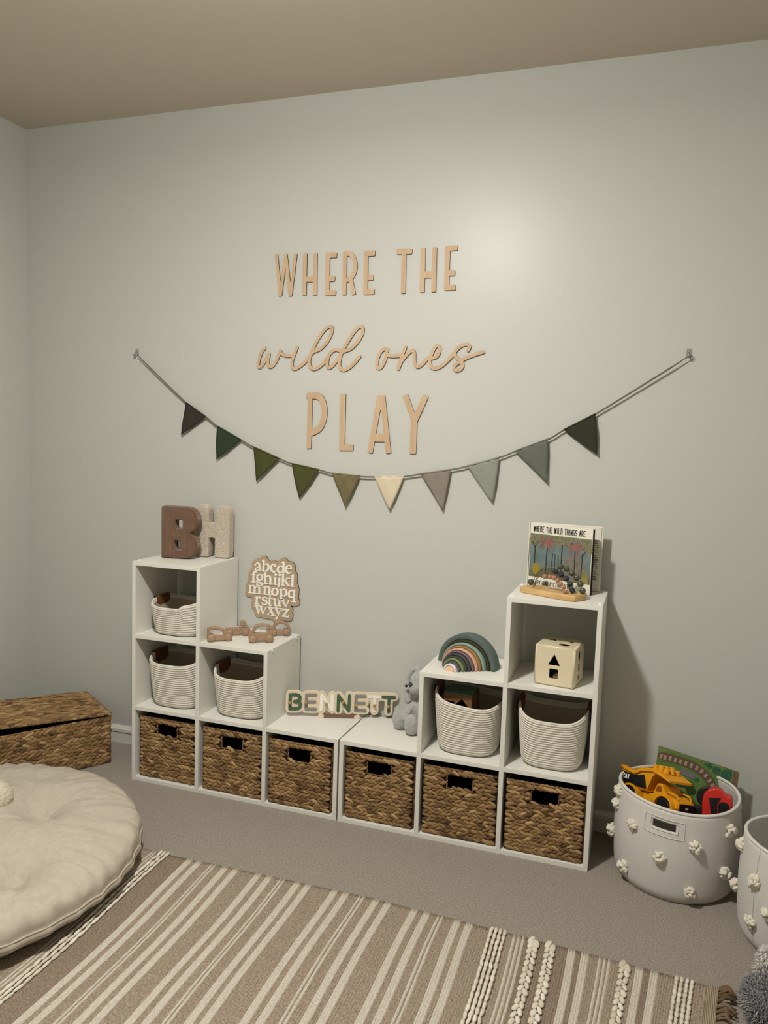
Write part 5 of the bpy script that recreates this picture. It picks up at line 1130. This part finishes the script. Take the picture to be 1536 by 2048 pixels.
# ---------------------------------------------------------------- round floor cushion
CC = np.array([-.085, -1.125]); CR = .590
tufts = [(.085, -.900), (.270, -1.210), (-.255, -.87), (-.085, -1.105), (-.42, -1.10), (.02, -1.43), (-.30, -1.40)]
NT, NR = 300, 70
def hnoise(x, y, s): return math.sin(x * s + 1.3 * math.sin(y * s * .7)) * math.cos(y * s * .9 + .8 * math.sin(x * s * .6))
th_ = np.linspace(0, 2 * np.pi, NT, endpoint=False); V = []; 
zs0, Ht = .080, .104
pk_ = .010 * np.sin(th_ * 19 + 2 * np.sin(th_ * 5)) * (.5 + .5 * np.sin(th_ * 7 + 1))
puck = .006 * np.abs(np.sin(th_ * 17 + 1.2 * np.sin(3 * th_)))
def ring(a):        # a: 0 centre .. 1 seam
    A = a * math.pi / 2; rho = CR * math.sin(A) ** .86; z = zs0 + Ht * math.cos(A) ** .62 if A < math.pi / 2 - 1e-6 else zs0
    X_ = CC[0] + (rho + 0) * np.cos(th_); Y_ = CC[1] + rho * np.sin(th_); Z_ = np.full(NT, z)
    fade = np.clip((a - .1) / .3, 0, 1) * np.clip((1.0 - a) / .12, 0, 1)
    for i, (tx, ty) in enumerate(tufts):
        dx, dy = X_ - tx, Y_ - ty; d = np.hypot(dx, dy); Z_ -= .062 * np.exp(-(d / .085) ** 2) + .018 * np.exp(-(d / .03) ** 2)
        an = np.arctan2(dy, dx)
        Z_ -= .014 * np.maximum(0, np.cos(an * 4 + i * 1.1 + 1.5 * d / .1)) ** 14 * np.exp(-(d / .17) ** 2) * np.clip(d / .02, 0, 1)
    wr = np.sin(th_ * 46 + 3 * np.sin(th_ * 6) + 5 * a); env = np.clip((a - .35) / .4, 0, 1) * np.clip((1.02 - a) / .2, 0, 1) * (.35 + .65 * np.sin(th_ * 8 + 1.2) ** 2)
    Z_ += .0068 * np.sign(wr) * np.abs(wr) ** 1.5 * env
    e2 = np.clip((a - .30) / .35, 0, 1) * np.clip((1.0 - a) / .10, 0, 1); gate = np.clip(np.sin(th_ * 5.0 + 2.1 + 2.2 * a) + .35, 0, 1)
    Z_ -= .0085 * np.maximum(0, np.sin(th_ * 34 + 2.2 * np.sin(th_ * 9) + 3.5 * np.sin(a * 5 + th_ * 2))) ** 7 * e2 * gate
    Z_ -= .0050 * np.maximum(0, np.sin(th_ * 61 + 3.0 * np.sin(th_ * 7 + a * 3) + 6 * a)) ** 6 * e2 * (1 - gate)
    Z_ += .006 * np.sin(X_ * 21 + 2 * np.sin(Y_ * 13)) * np.sin(Y_ * 17 + 1) * fade
    if a > .8: rr = 1 - puck * (a - .8) / .2 * 2.2; X_ = CC[0] + (X_ - CC[0]) * rr; Y_ = CC[1] + (Y_ - CC[1]) * rr
    return np.stack([X_, Y_, Z_], 1)
rows = [ring(a) for a in np.linspace(.004, 1, NR)]
seamr = rows[-1]
for f in np.linspace(.08, 1, 10):
    rr = 1 + .014 * math.sin(math.pi * min(1, f * 1.4)) - .10 * f ** 2.6; q = seamr.copy(); q[:, 0] = CC[0] + (q[:, 0] - CC[0]) * rr; q[:, 1] = CC[1] + (q[:, 1] - CC[1]) * rr; q[:, 2] = zs0 * (1 - f) ** .75 + .0095 * f; rows.append(q)
V = np.vstack(rows); idx = np.arange(NT); nx = (idx + 1) % NT
Fc = np.vstack([np.stack([i * NT + idx, (i + 1) * NT + idx, (i + 1) * NT + nx, i * NT + nx], 1) for i in range(len(rows) - 1)])
t = thing('floor_cushion', 'large round tufted cream floor cushion at the left edge', 'cushion', (CC[0], CC[1], 0))
me = mesh_np('cover', V, Fc); bm = bmesh.new(); bm.from_mesh(me); bpy.data.meshes.remove(me); bm.verts.ensure_lookup_table()
bm.faces.new([bm.verts[i] for i in range(NT)][::-1]); bm.faces.new([bm.verts[(len(rows) - 1) * NT + i] for i in range(NT)])
obj('cover', bm, M_cush, t, smooth=True)
bm = bmesh.new(); tube(bm, [Vector(p) + Vector((math.cos(a) * .0015, math.sin(a) * .0015, -.001)) for p, a in zip(seamr[::2], th_[::2])], .0030, 6, closed=True); obj('piping', bm, M_cush, t)
for x, y in tufts[:3]:
    d = np.hypot(V[:NR * NT, 0] - x, V[:NR * NT, 1] - y); z_ = V[:NR * NT, 2][d.argmin()]
    bm = bmesh.new(); ball(bm, (x, y, z_ - .004), .010, 14, (1, 1, .5)); obj('tuft_button', bm, M_cush, t)

# ---------------------------------------------------------------- fluffy things
def fur(parts, n, ln_, wd, seed, drop=.3):
    r = np.random.default_rng(seed); it = []
    for c, rad in parts:
        k = int(n * rad[0] * rad[1] / (.08 * .08))
        for _ in range(k):
            d = r.normal(size=3); d /= np.linalg.norm(d); p = np.array(c) + d * np.array(rad); nn = d / np.array(rad); nn /= np.linalg.norm(nn)
            if p[2] < .006: continue
            tg = nn + r.normal(0, .55, 3) + np.array([0, 0, -drop]); tg /= np.linalg.norm(tg); s_ = np.cross(tg, r.normal(size=3)); s_ /= np.linalg.norm(s_); q = np.cross(tg, s_); L_ = ln_ * r.uniform(.6, 1.3)
            e = p + tg * L_ * .5
            if e[2] - L_ * .6 < .001: e[2] = .001 + L_ * .6
            it.append((e, tg * L_ * .6, s_ * wd, q * wd, np.clip(r.normal(.5, .25), 0, 1)))
    return it
SB = leaf_base(4, 3)
fx, fy = 2.345, -.87
t = thing('plush_animal', 'fluffy grey plush animal with white tufts at the lower right corner', 'plush toy', (fx, fy, 0))
gp = [((fx - .005, fy, .066), (.090, .085, .062)), ((fx + .085, fy + .075, .075), (.060, .055, .070))]
bm = bmesh.new()
for c, rad in gp: ball(bm, c, 1, 20, rad)
obj('body', bm, M_fur, t); 
obj('fur', leaves_mesh('fur', fur(gp, 3000, .014, .0010, 5, .1), SB), M_fur, t, kind='stuff')
wp = [((fx - .014, fy + .120, .100), (.030, .028, .032))]
bm = bmesh.new(); ball(bm, wp[0][0], 1, 16, wp[0][1]); ear_ = obj('white_tuft', bm, M_furw, t, label='white fluffy tuft')
obj('tuft_fur', leaves_mesh('fur', fur(wp, 6000, .012, .0012, 6), SB), M_furw, ear_, kind='stuff')
bm = bmesh.new(); tube(bm, [(fx - .010, fy + .118, .085), (fx + .03, fy + .1, .09), (fx + .07, fy + .08, .09)], [.02, .028, .03], 12); obj('limb', bm, M_fur, t)
it = fur([((fx - .03, fy + .045, .115), (.028, .020, .012)), ((fx - .06, fy - .02, .07), (.02, .03, .02))], 1100, .02, .0012, 9)
obj('white_streaks', leaves_mesh('fur', it, SB), M_furw, t, kind='stuff')
c = np.array([-.085, -.945, .185])
t = thing('fluffy_ball', 'cream fluffy ball resting on the floor cushion at the left edge', 'ball', (c[0], c[1], c[2] - .05))
blob([('e', tuple(c), (.070, .064, .055))], .004, 'body', M_plushc, t, .006, .007, 1)
